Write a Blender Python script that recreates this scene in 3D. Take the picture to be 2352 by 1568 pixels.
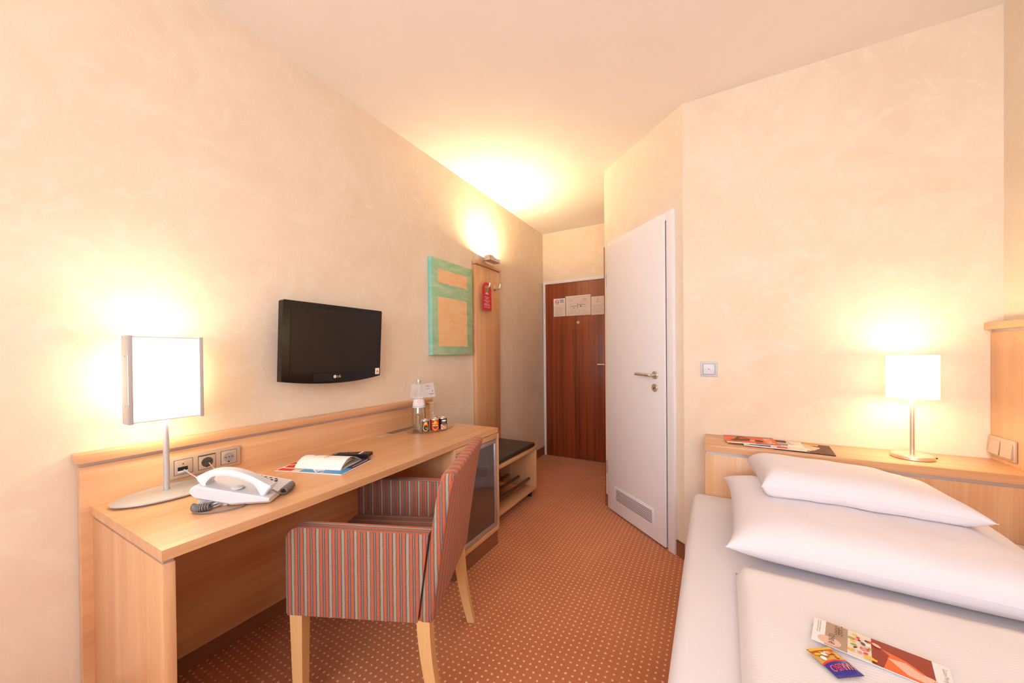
import bpy, bmesh, math, random
from mathutils import Vector, Matrix, noise
from mathutils.bvhtree import BVHTree
random.seed(7)
for o in list(bpy.data.objects): bpy.data.objects.remove(o, do_unlink=True)
SC = bpy.context.scene
COL = SC.collection

# ------------------------------------------------------------------ camera
cd = bpy.data.cameras.new('camera'); cam = bpy.data.objects.new('camera', cd); COL.objects.link(cam)
RT = Vector((0.87456209, 0.48482849, -0.00908215)); UP = Vector((0.00463603, 0.01036875, 0.9999355)); FW = Vector((-0.48489139, 0.87454778, -0.00682044))
cam.matrix_world = Matrix(((RT.x, UP.x, -FW.x, 0), (RT.y, UP.y, -FW.y, 0), (RT.z, UP.z, -FW.z, 1.23), (0, 0, 0, 1)))
cd.sensor_width = 36.0; cd.lens = 829.0926 / 2352 * 36.0; cd.shift_y = 34.58 / 2352; cd.clip_start = 0.02
SC.camera = cam

# ------------------------------------------------------------------ light from the sky, the window and the exposure
wd = bpy.data.worlds.new('sky'); SC.world = wd; wd.use_nodes = True
wd.node_tree.nodes['Background'].inputs[0].default_value = (0.86, 0.93, 1.0, 1)
wd.node_tree.nodes['Background'].inputs[1].default_value = 1.5

def area(name, loc, direction, sx, sy, watt, color):
    l = bpy.data.lights.new(name, 'AREA'); l.shape = 'RECTANGLE'; l.size = sx; l.size_y = sy; l.energy = watt; l.color = color
    o = bpy.data.objects.new(name, l); COL.objects.link(o); o.location = loc
    o.rotation_euler = Vector(direction).to_track_quat('-Z', 'Z').to_euler(); return o
area('window_daylight', (-0.05, -1.46, 1.65), (0, 1, 0.02), 2.0, 1.6, 86, (0.94, 0.95, 1.0))

vs = SC.view_settings
vs.view_transform = 'Standard'; vs.look = 'None'; vs.gamma = 1.0; vs.use_curve_mapping = False; vs.exposure = -0.07
SC.cycles.max_bounces = 7; SC.cycles.diffuse_bounces = 5; SC.cycles.glossy_bounces = 3; SC.cycles.transmission_bounces = 4; SC.cycles.transparent_max_bounces = 12
SC.cycles.caustics_reflective = False; SC.cycles.caustics_refractive = False; SC.cycles.use_adaptive_sampling = True; SC.cycles.adaptive_threshold = 0.03
SC.cycles.sample_clamp_indirect = 6.0; SC.cycles.use_light_tree = False

LAMP = (1.0, 0.79, 0.49)

# ------------------------------------------------------------------ helpers
def link(o): COL.objects.link(o); return o
def wloc(p):
    v = Vector((0, 0, 0))
    while p is not None: v += p.location; p = p.parent
    return v
def finish(bm, name, mats, parent=None, local=False, smooth=False, angle=35):
    """one mesh object; world coordinates are turned into coordinates about the parent (or about its own base)"""
    if not isinstance(mats, (list, tuple)): mats = [mats]
    bmesh.ops.recalc_face_normals(bm, faces=bm.faces[:])
    me = bpy.data.meshes.new(name); loc = Vector((0, 0, 0))
    if parent is not None:
        if not local: bmesh.ops.translate(bm, verts=bm.verts[:], vec=-wloc(parent))
    elif not local:
        xs = [v.co.x for v in bm.verts]; ys = [v.co.y for v in bm.verts]; zs = [v.co.z for v in bm.verts]
        loc = Vector(((min(xs) + max(xs)) / 2, (min(ys) + max(ys)) / 2, min(zs)))
        bmesh.ops.translate(bm, verts=bm.verts[:], vec=-loc)
    bm.to_mesh(me); bm.free()
    for m in mats: me.materials.append(m)
    if smooth:
        me.polygons.foreach_set('use_smooth', [True] * len(me.polygons))
        try: me.set_sharp_from_angle(angle=math.radians(angle))
        except Exception: pass
    o = link(bpy.data.objects.new(name, me)); o.location = loc
    if parent is not None: o.parent = parent
    return o
def tag(o, label, cat, group=None, kind=None):
    o['label'] = label; o['category'] = cat
    if group: o['group'] = group
    if kind: o['kind'] = kind
    return o
def struct(o, label=None):
    o['kind'] = 'structure'
    if label: o['label'] = label
    return o
def thing(name, label, cat, loc, rz=0.0, group=None):
    o = link(bpy.data.objects.new(name, None)); o.location = loc; o.rotation_euler = (0, 0, rz); o.empty_display_size = 0.05
    return tag(o, label, cat, group)
def box(bm, x0, x1, y0, y1, z0, z1, bev=0.0, seg=2, mi=0):
    r = bmesh.ops.create_cube(bm, size=1.0)
    vs_ = r['verts']
    for v in vs_: v.co = Vector((x0 + (v.co.x + .5) * (x1 - x0), y0 + (v.co.y + .5) * (y1 - y0), z0 + (v.co.z + .5) * (z1 - z0)))
    fs = set(f for v in vs_ for f in v.link_faces)
    for f in fs: f.material_index = mi
    if bev > 0:
        es = list(set(e for v in vs_ for e in v.link_edges))
        bmesh.ops.bevel(bm, geom=es, offset=bev, segments=seg, affect='EDGES', profile=0.5, material=mi)
    return vs_
def Box(name, m, parent, x0, x1, y0, y1, z0, z1, bev=0.0, seg=2, local=False, smooth=None):
    bm = bmesh.new(); box(bm, x0, x1, y0, y1, z0, z1, bev, seg)
    return finish(bm, name, m, parent, local, smooth=(bev > 0) if smooth is None else smooth)
def obox(bm, o, X, Y, a0, a1, b0, b1, c0, c1, bev=0.0, seg=2, mi=0):
    """box in the frame (o, X, Y, N = X x Y)"""
    X = Vector(X).normalized(); Y = Vector(Y).normalized(); N = X.cross(Y); o = Vector(o)
    vs0 = set(bm.verts)
    box(bm, a0, a1, b0, b1, c0, c1, bev, seg, mi)
    for v in [v for v in bm.verts if v not in vs0]: v.co = o + X * v.co.x + Y * v.co.y + N * v.co.z
def lathe(bm, prof, c=(0, 0, 0), n=32, mi=0, axis='Z', closed=True):
    rings = []
    for r, z in prof:
        ring = []
        for k in range(n):
            a = 2 * math.pi * k / n
            p = (r * math.cos(a), r * math.sin(a), z)
            if axis == 'X': p = (z, r * math.cos(a), r * math.sin(a))
            if axis == 'Y': p = (r * math.sin(a), z, r * math.cos(a))
            ring.append(bm.verts.new((c[0] + p[0], c[1] + p[1], c[2] + p[2])))
        rings.append(ring)
    for A, B in zip(rings[:-1], rings[1:]):
        for k in range(n):
            f = bm.faces.new((A[k], A[(k + 1) % n], B[(k + 1) % n], B[k])); f.material_index = mi
    if closed:
        for ring in (rings[0][::-1], rings[-1]):
            try: f = bm.faces.new(ring); f.material_index = mi
            except ValueError: pass
def tube(bm, pts, r, n=8, mi=0, cap=True):
    pts = [Vector(p) for p in pts]; rings = []; prev = None
    for i, p in enumerate(pts):
        t = (pts[min(i + 1, len(pts) - 1)] - pts[max(i - 1, 0)]).normalized()
        if prev is None:
            a = t.orthogonal().normalized()
        else:
            a = (prev - t * prev.dot(t)); a = a.normalized() if a.length > 1e-6 else t.orthogonal().normalized()
        prev = a; b = t.cross(a); rr = r[i] if isinstance(r, (list, tuple)) else r
        rings.append([bm.verts.new(p + (a * math.cos(2 * math.pi * k / n) + b * math.sin(2 * math.pi * k / n)) * rr) for k in range(n)])
    for A, B in zip(rings[:-1], rings[1:]):
        for k in range(n):
            f = bm.faces.new((A[k], A[(k + 1) % n], B[(k + 1) % n], B[k])); f.material_index = mi
    if cap:
        for ring in (rings[0][::-1], rings[-1]):
            f = bm.faces.new(ring); f.material_index = mi
def spline(pts, n=8):
    """Catmull-Rom"""
    P = [Vector(p) for p in pts]; P = [P[0] * 2 - P[1]] + P + [P[-1] * 2 - P[-2]]; out = []
    for i in range(1, len(P) - 2):
        for k in range(n):
            t = k / n; a, b, c, d = P[i - 1:i + 3]
            out.append(0.5 * ((2 * b) + (c - a) * t + (2 * a - 5 * b + 4 * c - d) * t * t + (3 * b - a - 3 * c + d) * t ** 3))
    out.append(P[-2]); return out
def prism(bm, poly, z0, z1, mi=0):
    A = [bm.verts.new((x, y, z0)) for x, y in poly]; B = [bm.verts.new((x, y, z1)) for x, y in poly]; n = len(poly)
    for k in range(n):
        f = bm.faces.new((A[k], A[(k + 1) % n], B[(k + 1) % n], B[k])); f.material_index = mi
    for ring in (A[::-1], B):
        f = bm.faces.new(ring); f.material_index = mi
def bevel_all(bm, off, seg=2, ang=30):
    es = [e for e in bm.edges if len(e.link_faces) == 2 and e.calc_face_angle(0) > math.radians(ang)]
    bmesh.ops.bevel(bm, geom=es, offset=off, segments=seg, affect='EDGES', profile=0.5)
def text_mesh(body, size, align='CENTER'):
    cu = bpy.data.curves.new('t', 'FONT'); cu.body = body; cu.size = size; cu.align_x = align; cu.align_y = 'CENTER'; cu.resolution_u = 3; cu.space_line = 0.95
    ob = bpy.data.objects.new('t', cu); COL.objects.link(ob)
    me = bpy.data.meshes.new_from_object(ob)
    bpy.data.objects.remove(ob, do_unlink=True); bpy.data.curves.remove(cu); return me
class Print:
    """flat print on a surface: polygons and lettering laid out in the frame (o, X, Y), each a hair above the last"""
    def __init__(self, o, X, Y, lift=0.0004, fold=None):
        self.o = Vector(o); self.X = Vector(X).normalized(); self.Y = Vector(Y).normalized(); self.N = self.X.cross(self.Y)
        self.bm = bmesh.new(); self.mats = []; self.lift = lift; self.k = 0; self.map = fold
    def _mi(self, m):
        if m not in self.mats: self.mats.append(m)
        return self.mats.index(m)
    def _p(self, a, b, h):
        if self.map: return self.map(a, b, h)
        return self.o + self.X * a + self.Y * b + self.N * h
    def poly(self, pts, m, h=None):
        self.k += 1; h = self.lift + self.k * 0.00006 if h is None else h
        if self.map:      # follow the curved surface: cut the polygon into small triangles first
            xs = [q[0] for q in pts]; ys = [q[1] for q in pts]; ml = max(.004, max(max(xs) - min(xs), max(ys) - min(ys)) / 6)
            b2 = bmesh.new(); b2.faces.new([b2.verts.new((a, b, 0)) for a, b in pts]); bmesh.ops.triangulate(b2, faces=b2.faces[:])
            for _ in range(4):
                es = [e for e in b2.edges if e.calc_length() > ml]
                if not es: break
                bmesh.ops.subdivide_edges(b2, edges=es, cuts=1); bmesh.ops.triangulate(b2, faces=b2.faces[:])
            vm = {v: self.bm.verts.new(self._p(v.co.x, v.co.y, h)) for v in b2.verts}; mi = self._mi(m)
            for f2 in b2.faces: self.bm.faces.new([vm[v] for v in f2.verts]).material_index = mi
            b2.free(); return
        f = self.bm.faces.new([self.bm.verts.new(self._p(a, b, h)) for a, b in pts]); f.material_index = self._mi(m)
    def rect(self, a0, a1, b0, b1, m, h=None): self.poly([(a0, b0), (a1, b0), (a1, b1), (a0, b1)], m, h)
    def disc(self, a, b, ra, rb, m, n=20, rot=0.0, jit=0.0):
        pts = []
        for i in range(n):
            t = 2 * math.pi * i / n; j = 1 + jit * random.uniform(-1, 1)
            x, y = ra * j * math.cos(t), rb * j * math.sin(t)
            pts.append((a + x * math.cos(rot) - y * math.sin(rot), b + x * math.sin(rot) + y * math.cos(rot)))
        self.poly(pts, m)
    def lines(self, a0, a1, b0, b1, n, m, th):
        for i in range(n):
            b = b1 - (b1 - b0) * (i + .5) / n
            self.rect(a0, a0 + (a1 - a0) * random.uniform(.72, 1.0), b - th / 2, b + th / 2, m)
    def text(self, body, size, a, b, m, rot=0.0, sx=1.0):
        self.k += 1; h = self.lift + self.k * 0.00006; me = text_mesh(body, size); mi = self._mi(m)
        c, s = math.cos(rot), math.sin(rot)
        vs_ = [self.bm.verts.new(self._p(a + (v.co.x * sx * c - v.co.y * s), b + (v.co.x * sx * s + v.co.y * c), h)) for v in me.vertices]
        for p in me.polygons:
            try: f = self.bm.faces.new([vs_[i] for i in p.vertices]); f.material_index = mi
            except ValueError: pass
        bpy.data.meshes.remove(me)
    def done(self, name, parent, local=False): 
        # keep winding: print must not be flipped, so no normal recalculation matters here
        return finish(self.bm, name, self.mats, parent, local)

# ------------------------------------------------------------------ materials
def new_mat(name):
    m = bpy.data.materials.new(name); m.use_nodes = True; nt = m.node_tree
    return m, nt, nt.nodes['Principled BSDF']
def srgb(r, g, b):
    f = lambda c: (c / 255) / 12.92 if c / 255 <= 0.04045 else ((c / 255 + 0.055) / 1.055) ** 2.4
    return (f(r), f(g), f(b), 1)
def mat(name, c, rough=0.5, metal=0.0, spec=0.5, bump=0.0, bscale=200, coat=0.0, emit=None, estr=0.0):
    m, nt, b = new_mat(name)
    b.inputs['Base Color'].default_value = c; b.inputs['Roughness'].default_value = rough; b.inputs['Metallic'].default_value = metal
    b.inputs['Specular IOR Level'].default_value = spec; b.inputs['Coat Weight'].default_value = coat
    # a faint colour variation so that no surface is perfectly even
    tc = nt.nodes.new('ShaderNodeTexCoord'); nz = nt.nodes.new('ShaderNodeTexNoise'); nz.inputs['Scale'].default_value = 18; nz.inputs['Detail'].default_value = 3
    nt.links.new(tc.outputs['Object'], nz.inputs['Vector'])
    mx = nt.nodes.new('ShaderNodeMix'); mx.data_type = 'RGBA'; mx.blend_type = 'MULTIPLY'; mx.inputs['Factor'].default_value = 0.06
    mx.inputs['A'].default_value = c; nt.links.new(nz.outputs['Color'], mx.inputs['B']); nt.links.new(mx.outputs['Result'], b.inputs['Base Color'])
    if bump:
        n2 = nt.nodes.new('ShaderNodeTexNoise'); n2.inputs['Scale'].default_value = bscale; nt.links.new(tc.outputs['Object'], n2.inputs['Vector'])
        bp = nt.nodes.new('ShaderNodeBump'); bp.inputs['Strength'].default_value = bump; bp.inputs['Distance'].default_value = 0.002
        nt.links.new(n2.outputs['Fac'], bp.inputs['Height']); nt.links.new(bp.outputs['Normal'], b.inputs['Normal'])
    if emit: b.inputs['Emission Color'].default_value = emit; b.inputs['Emission Strength'].default_value = estr
    return m
def wood(name, c1, c2, axis='X', rough=0.32, fine=42, long=1.6, contrast=(0.32, 0.72), coat=0.15):
    m, nt, b = new_mat(name); N = nt.nodes
    tc = N.new('ShaderNodeTexCoord'); mp = N.new('ShaderNodeMapping'); nt.links.new(tc.outputs['Object'], mp.inputs['Vector'])
    s = [fine * 0.32] * 3; s['XYZ'.index(axis)] = long * 0.32; mp.inputs['Scale'].default_value = s
    nz = N.new('ShaderNodeTexNoise'); nz.inputs['Scale'].default_value = 1.3; nz.inputs['Detail'].default_value = 4; nz.inputs['Distortion'].default_value = 0.7
    nt.links.new(mp.outputs['Vector'], nz.inputs['Vector'])
    mp2 = N.new('ShaderNodeMapping'); nt.links.new(tc.outputs['Object'], mp2.inputs['Vector'])
    s2 = [fine * 6] * 3; s2['XYZ'.index(axis)] = long * 3; mp2.inputs['Scale'].default_value = s2
    n2 = N.new('ShaderNodeTexNoise'); n2.inputs['Scale'].default_value = 1.0; n2.inputs['Detail'].default_value = 2
    nt.links.new(mp2.outputs['Vector'], n2.inputs['Vector'])
    ad = N.new('ShaderNodeMath'); ad.operation = 'MULTIPLY_ADD'; ad.inputs[1].default_value = 0.3; nt.links.new(n2.outputs['Fac'], ad.inputs[0])
    sc = N.new('ShaderNodeMath'); sc.operation = 'MULTIPLY'; sc.inputs[1].default_value = 0.7; nt.links.new(nz.outputs['Fac'], sc.inputs[0]); nt.links.new(sc.outputs[0], ad.inputs[2])
    cr = N.new('ShaderNodeValToRGB'); cr.color_ramp.elements[0].position = contrast[0]; cr.color_ramp.elements[1].position = contrast[1]
    cr.color_ramp.elements[0].color = c1; cr.color_ramp.elements[1].color = c2
    nt.links.new(ad.outputs[0], cr.inputs['Fac']); nt.links.new(cr.outputs['Color'], b.inputs['Base Color'])
    b.inputs['Roughness'].default_value = rough; b.inputs['Coat Weight'].default_value = coat; b.inputs['Coat Roughness'].default_value = 0.25
    return m
def plaster(name, c1, c2, c3, bump=0.12):
    m, nt, b = new_mat(name); N = nt.nodes
    tc = N.new('ShaderNodeTexCoord')
    n1 = N.new('ShaderNodeTexNoise'); n1.inputs['Scale'].default_value = 2.6; n1.inputs['Detail'].default_value = 3; n1.inputs['Distortion'].default_value = 1.4
    n2 = N.new('ShaderNodeTexNoise'); n2.inputs['Scale'].default_value = 9; n2.inputs['Detail'].default_value = 2; n2.inputs['Distortion'].default_value = 2.2
    n3 = N.new('ShaderNodeTexNoise'); n3.inputs['Scale'].default_value = 110; n3.inputs['Detail'].default_value = 0
    for n in (n1, n2, n3): nt.links.new(tc.outputs['Object'], n.inputs['Vector'])
    r1 = N.new('ShaderNodeValToRGB'); r1.color_ramp.elements[0].position = .35; r1.color_ramp.elements[1].position = .68
    r1.color_ramp.elements[0].color = c1; r1.color_ramp.elements[1].color = c2; nt.links.new(n1.outputs['Fac'], r1.inputs['Fac'])
    r2 = N.new('ShaderNodeValToRGB'); r2.color_ramp.elements[0].position = .52; r2.color_ramp.elements[1].position = .75
    r2.color_ramp.elements[0].color = (0, 0, 0, 1); r2.color_ramp.elements[1].color = (.42, .42, .42, 1); nt.links.new(n2.outputs['Fac'], r2.inputs['Fac'])
    mx = N.new('ShaderNodeMix'); mx.data_type = 'RGBA'; nt.links.new(r2.outputs['Color'], mx.inputs['Factor']); nt.links.new(r1.outputs['Color'], mx.inputs['A']); mx.inputs['B'].default_value = c3
    nt.links.new(mx.outputs['Result'], b.inputs['Base Color']); b.inputs['Roughness'].default_value = 0.85; b.inputs['Specular IOR Level'].default_value = 0.25
    bp = N.new('ShaderNodeBump'); bp.inputs['Strength'].default_value = bump; bp.inputs['Distance'].default_value = 0.004
    nt.links.new(n3.outputs['Fac'], bp.inputs['Height']); nt.links.new(bp.outputs['Normal'], b.inputs['Normal'])
    return m
def carpet_mat():
    m, nt, b = new_mat('dotted_carpet'); N = nt.nodes
    tc = N.new('ShaderNodeTexCoord'); mp = N.new('ShaderNodeMapping'); mp.inputs['Scale'].default_value = (1 / .0276, 1 / .0276, 0); mp.inputs['Location'].default_value = (.31, .42, 0)
    nt.links.new(tc.outputs['Object'], mp.inputs['Vector'])
    wob = N.new('ShaderNodeTexNoise'); wob.inputs['Scale'].default_value = 60; nt.links.new(tc.outputs['Object'], wob.inputs['Vector'])
    va = N.new('ShaderNodeVectorMath'); va.operation = 'MULTIPLY_ADD'; va.inputs[1].default_value = (.25, .25, 0); nt.links.new(wob.outputs['Color'], va.inputs[0]); nt.links.new(mp.outputs['Vector'], va.inputs[2])
    fr = N.new('ShaderNodeVectorMath'); fr.operation = 'FRACTION'; nt.links.new(va.outputs[0], fr.inputs[0])
    sb = N.new('ShaderNodeVectorMath'); sb.operation = 'SUBTRACT'; sb.inputs[1].default_value = (.5, .5, 0); nt.links.new(fr.outputs[0], sb.inputs[0])
    ln = N.new('ShaderNodeVectorMath'); ln.operation = 'LENGTH'; nt.links.new(sb.outputs[0], ln.inputs[0])
    mr = N.new('ShaderNodeMapRange'); mr.inputs['From Min'].default_value = .12; mr.inputs['From Max'].default_value = .20; mr.inputs['To Min'].default_value = 1; mr.inputs['To Max'].default_value = 0
    nt.links.new(ln.outputs['Value'], mr.inputs['Value'])
    pile = N.new('ShaderNodeTexNoise'); pile.inputs['Scale'].default_value = 420; pile.inputs['Detail'].default_value = 2; nt.links.new(tc.outputs['Object'], pile.inputs['Vector'])
    patch = N.new('ShaderNodeTexNoise'); patch.inputs['Scale'].default_value = 3.2; patch.inputs['Detail'].default_value = 3; nt.links.new(tc.outputs['Object'], patch.inputs['Vector'])
    rp = N.new('ShaderNodeValToRGB'); rp.color_ramp.elements[0].color = srgb(180, 106, 68); rp.color_ramp.elements[1].color = srgb(208, 132, 90); rp.color_ramp.elements[0].position = .3; rp.color_ramp.elements[1].position = .7
    av = N.new('ShaderNodeMath'); av.operation = 'MULTIPLY_ADD'; av.inputs[1].default_value = .55
    hv = N.new('ShaderNodeMath'); hv.operation = 'MULTIPLY'; hv.inputs[1].default_value = .45
    nt.links.new(patch.outputs['Fac'], hv.inputs[0]); nt.links.new(pile.outputs['Fac'], av.inputs[0]); nt.links.new(hv.outputs[0], av.inputs[2]); nt.links.new(av.outputs[0], rp.inputs['Fac'])
    mx = N.new('ShaderNodeMix'); mx.data_type = 'RGBA'; nt.links.new(mr.outputs[0], mx.inputs['Factor']); nt.links.new(rp.outputs['Color'], mx.inputs['A']); mx.inputs['B'].default_value = srgb(240, 198, 152)
    nt.links.new(mx.outputs['Result'], b.inputs['Base Color']); b.inputs['Roughness'].default_value = .95; b.inputs['Specular IOR Level'].default_value = .15; b.inputs['Sheen Weight'].default_value = .15
    bp = N.new('ShaderNodeBump'); bp.inputs['Strength'].default_value = .35; bp.inputs['Distance'].default_value = .003
    nt.links.new(pile.outputs['Fac'], bp.inputs['Height']); nt.links.new(bp.outputs['Normal'], b.inputs['Normal'])
    return m
def stripes(name, axis, period=0.0445, phase=0.0, pile=0.0):
    m, nt, b = new_mat(name); N = nt.nodes
    tc = N.new('ShaderNodeTexCoord'); sp = N.new('ShaderNodeSeparateXYZ'); nt.links.new(tc.outputs['Object'], sp.inputs[0])
    wn = N.new('ShaderNodeTexNoise'); wn.inputs['Scale'].default_value = 30; nt.links.new(tc.outputs['Object'], wn.inputs['Vector'])
    w2 = N.new('ShaderNodeMath'); w2.operation = 'MULTIPLY_ADD'; w2.inputs[1].default_value = .0028; nt.links.new(wn.outputs['Fac'], w2.inputs[0]); nt.links.new(sp.outputs[axis], w2.inputs[2])
    d = N.new('ShaderNodeMath'); d.operation = 'MULTIPLY_ADD'; d.inputs[1].default_value = 1 / period; d.inputs[2].default_value = phase; nt.links.new(w2.outputs[0], d.inputs[0])
    fr = N.new('ShaderNodeMath'); fr.operation = 'FRACT'; nt.links.new(d.outputs[0], fr.inputs[0])
    cr = N.new('ShaderNodeValToRGB'); cr.color_ramp.interpolation = 'CONSTANT'; e = cr.color_ramp.elements
    G, Mv, O, T = srgb(160, 152, 132), srgb(108, 92, 90), srgb(184, 98, 70), srgb(172, 142, 122)
    g_ = .19 - pile * .4
    seq = [(0, G), (g_, Mv), (.25 - pile, O), (.45 + pile * .6, Mv), (.56, T), (.595, Mv), (.70 - pile * .6, O), (.90 + pile, Mv)]
    e[0].position = 0; e[0].color = G; e[1].position = g_; e[1].color = Mv
    for p, c in seq[2:]: x = e.new(p); x.color = c
    nt.links.new(fr.outputs[0], cr.inputs['Fac'])
    pn = N.new('ShaderNodeTexNoise'); pn.inputs['Scale'].default_value = 350; nt.links.new(tc.outputs['Object'], pn.inputs['Vector'])
    mx = N.new('ShaderNodeMix'); mx.data_type = 'RGBA'; mx.blend_type = 'OVERLAY'; mx.inputs['Factor'].default_value = .3; nt.links.new(cr.outputs['Color'], mx.inputs['A']); nt.links.new(pn.outputs['Fac'], mx.inputs['B'])
    nt.links.new(mx.outputs['Result'], b.inputs['Base Color']); b.inputs['Roughness'].default_value = .9; b.inputs['Sheen Weight'].default_value = .08; b.inputs['Specular IOR Level'].default_value = .2
    bp = N.new('ShaderNodeBump'); bp.inputs['Strength'].default_value = .3; bp.inputs['Distance'].default_value = .002; nt.links.new(pn.outputs['Fac'], bp.inputs['Height']); nt.links.new(bp.outputs['Normal'], b.inputs['Normal'])
    return m
def linen(name, c, freq=0.0045, axis=1):
    m, nt, b = new_mat(name); N = nt.nodes
    tc = N.new('ShaderNodeTexCoord'); wv = N.new('ShaderNodeTexWave'); wv.bands_direction = 'XYZ'[axis]; wv.inputs['Scale'].default_value = 0.5 / freq / 3.14; wv.inputs['Distortion'].default_value = .6
    nt.links.new(tc.outputs['Object'], wv.inputs['Vector'])
    nz = N.new('ShaderNodeTexNoise'); nz.inputs['Scale'].default_value = 5; nz.inputs['Detail'].default_value = 4; nt.links.new(tc.outputs['Object'], nz.inputs['Vector'])
    ad = N.new('ShaderNodeMath'); ad.operation = 'MULTIPLY_ADD'; ad.inputs[1].default_value = .12; nt.links.new(wv.outputs['Fac'], ad.inputs[0]); nt.links.new(nz.outputs['Fac'], ad.inputs[2])
    bp = N.new('ShaderNodeBump'); bp.inputs['Strength'].default_value = .18; bp.inputs['Distance'].default_value = .006; nt.links.new(ad.outputs[0], bp.inputs['Height']); nt.links.new(bp.outputs['Normal'], b.inputs['Normal'])
    b.inputs['Base Color'].default_value = c; b.inputs['Roughness'].default_value = .85; b.inputs['Sheen Weight'].default_value = .2; b.inputs['Specular IOR Level'].default_value = .2
    return m
def glass(name, tint=(1, 1, 1, 1), fac=0.12, rough=0.02, gtint=(1, 1, 1, 1)):
    """thin clear material: mostly see-through with a Fresnel gloss"""
    m, nt, b = new_mat(name); N = nt.nodes; N.remove(b)
    tr = N.new('ShaderNodeBsdfTransparent'); tr.inputs[0].default_value = tint
    gl = N.new('ShaderNodeBsdfGlossy'); gl.inputs[0].default_value = gtint; gl.inputs['Roughness'].default_value = rough
    lw = N.new('ShaderNodeLayerWeight'); lw.inputs['Blend'].default_value = .25
    ma = N.new('ShaderNodeMath'); ma.operation = 'MULTIPLY_ADD'; ma.inputs[1].default_value = .55; ma.inputs[2].default_value = fac; nt.links.new(lw.outputs['Facing'], ma.inputs[0])
    ma.use_clamp = True
    ms = N.new('ShaderNodeMixShader'); nt.links.new(ma.outputs[0], ms.inputs[0]); nt.links.new(tr.outputs[0], ms.inputs[1]); nt.links.new(gl.outputs[0], ms.inputs[2])
    nt.links.new(ms.outputs[0], N['Material Output'].inputs[0]); return m
def frosted(name, c, through=0.5):
    m, nt, b = new_mat(name); N = nt.nodes; N.remove(b)
    df = N.new('ShaderNodeBsdfDiffuse'); df.inputs[0].default_value = c
    tr = N.new('ShaderNodeBsdfTransparent'); ms = N.new('ShaderNodeMixShader'); ms.inputs[0].default_value = through
    nt.links.new(df.outputs[0], ms.inputs[1]); nt.links.new(tr.outputs[0], ms.inputs[2]); nt.links.new(ms.outputs[0], N['Material Output'].inputs[0]); return m
def glow(name, c, s):
    m, nt, b = new_mat(name)
    b.inputs['Base Color'].default_value = (.9, .86, .8, 1); b.inputs['Emission Color'].default_value = c; b.inputs['Emission Strength'].default_value = s; return m

M_WALL = plaster('cream_wiped_plaster', srgb(231, 213, 190), srgb(236, 221, 201), srgb(242, 231, 216))
M_CEIL = plaster('ceiling_paint', srgb(238, 230, 225), srgb(240, 233, 228), srgb(241, 235, 231), bump=.05)
M_CARPET = carpet_mat()
M_BASE = mat('carpet_skirting', srgb(150, 100, 70), .95, spec=.1, bump=.4, bscale=500)
M_BASETOP = mat('skirting_edge', srgb(120, 62, 34), .6)
BW1, BW2 = srgb(206, 150, 104), srgb(228, 184, 140)
M_WX = wood('beech_grain_across', BW1, BW2, 'X'); M_WY = wood('beech_grain_along', BW1, BW2, 'Y'); M_WZ = wood('beech_grain_upright', BW1, BW2, 'Z')
M_LEG = wood('pale_beech', srgb(222, 176, 116), srgb(236, 196, 140), 'Z')
M_MAHOG = wood('mahogany_veneer', srgb(92, 38, 18), srgb(158, 76, 40), 'Z', rough=.35, fine=70, long=.8, contrast=(.36, .66))
M_ALU = mat('brushed_aluminium', srgb(196, 192, 196), .38, .75)
M_ALUM = mat('satin_silver_paint', srgb(196, 194, 196), .42, .35)
M_STEEL = mat('satin_steel', srgb(222, 208, 192), .34, .8)
M_CHAMP = mat('champagne_plastic', srgb(200, 178, 160), .42, .25)
M_WHITE = mat('white_lacquer', srgb(242, 240, 244), .4)
M_WPLAST = mat('white_plastic', srgb(220, 221, 230), .35)
M_GPLAST = mat('light_grey_plastic', srgb(206, 206, 214), .4)
M_BLACK = mat('black_plastic', srgb(22, 18, 18), .3)
M_GLOSSB = mat('gloss_black', srgb(8, 6, 6), .12, spec=.35)
M_DARK = mat('dark_hole', srgb(14, 12, 12), .7)
M_SCREEN = mat('dull_screen', srgb(26, 17, 12), .25, spec=.35)
M_LEATHER = mat('black_leatherette', srgb(44, 36, 34), .42, bump=.15, bscale=300)
M_DGREY = mat('dark_grey_plastic', srgb(70, 66, 68), .45)
M_BROWNTUBE = mat('bronze_tube', srgb(104, 84, 72), .4, .5)
M_CORD = mat('grey_cord', srgb(118, 114, 118), .5)
M_SCORD = mat('silver_cord', srgb(196, 192, 194), .3, .3)
M_PAPER = mat('white_paper', srgb(244, 240, 240), .7)
M_CREAM = mat('cream_paper', srgb(236, 220, 204), .75)
M_INK = mat('grey_ink', srgb(120, 110, 106), .8); M_PALEINK = mat('pale_ink', srgb(196, 178, 166), .8); M_BINK = mat('black_ink', srgb(34, 30, 34), .7)
M_RED = mat('red_print', srgb(222, 52, 40), .5); M_ORANGE = mat('orange_print', srgb(240, 104, 38), .5); M_YELL = mat('yellow_print', srgb(246, 190, 40), .5)
M_BLUE = mat('blue_print', srgb(66, 150, 214), .45); M_NAVY = mat('navy_print', srgb(52, 44, 78), .5); M_DBLUE = mat('dark_blue_foil', srgb(56, 52, 150), .3, .25)
M_BROWNP = mat('brown_print', srgb(96, 56, 40), .55); M_TAUPE = mat('taupe_print', srgb(178, 150, 126), .6); M_SKIN = mat('beige_print', srgb(232, 190, 166), .6)
M_GREENP = mat('green_print', srgb(150, 170, 84), .6); M_DRED = mat('dark_red_print', srgb(150, 50, 30), .55); M_PINKP = mat('pink_print', srgb(226, 150, 150), .6); M_GREYP = mat('grey_print', srgb(150, 146, 146), .6)
M_TAGRED = mat('raspberry_card', srgb(208, 46, 62), .6)
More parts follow.
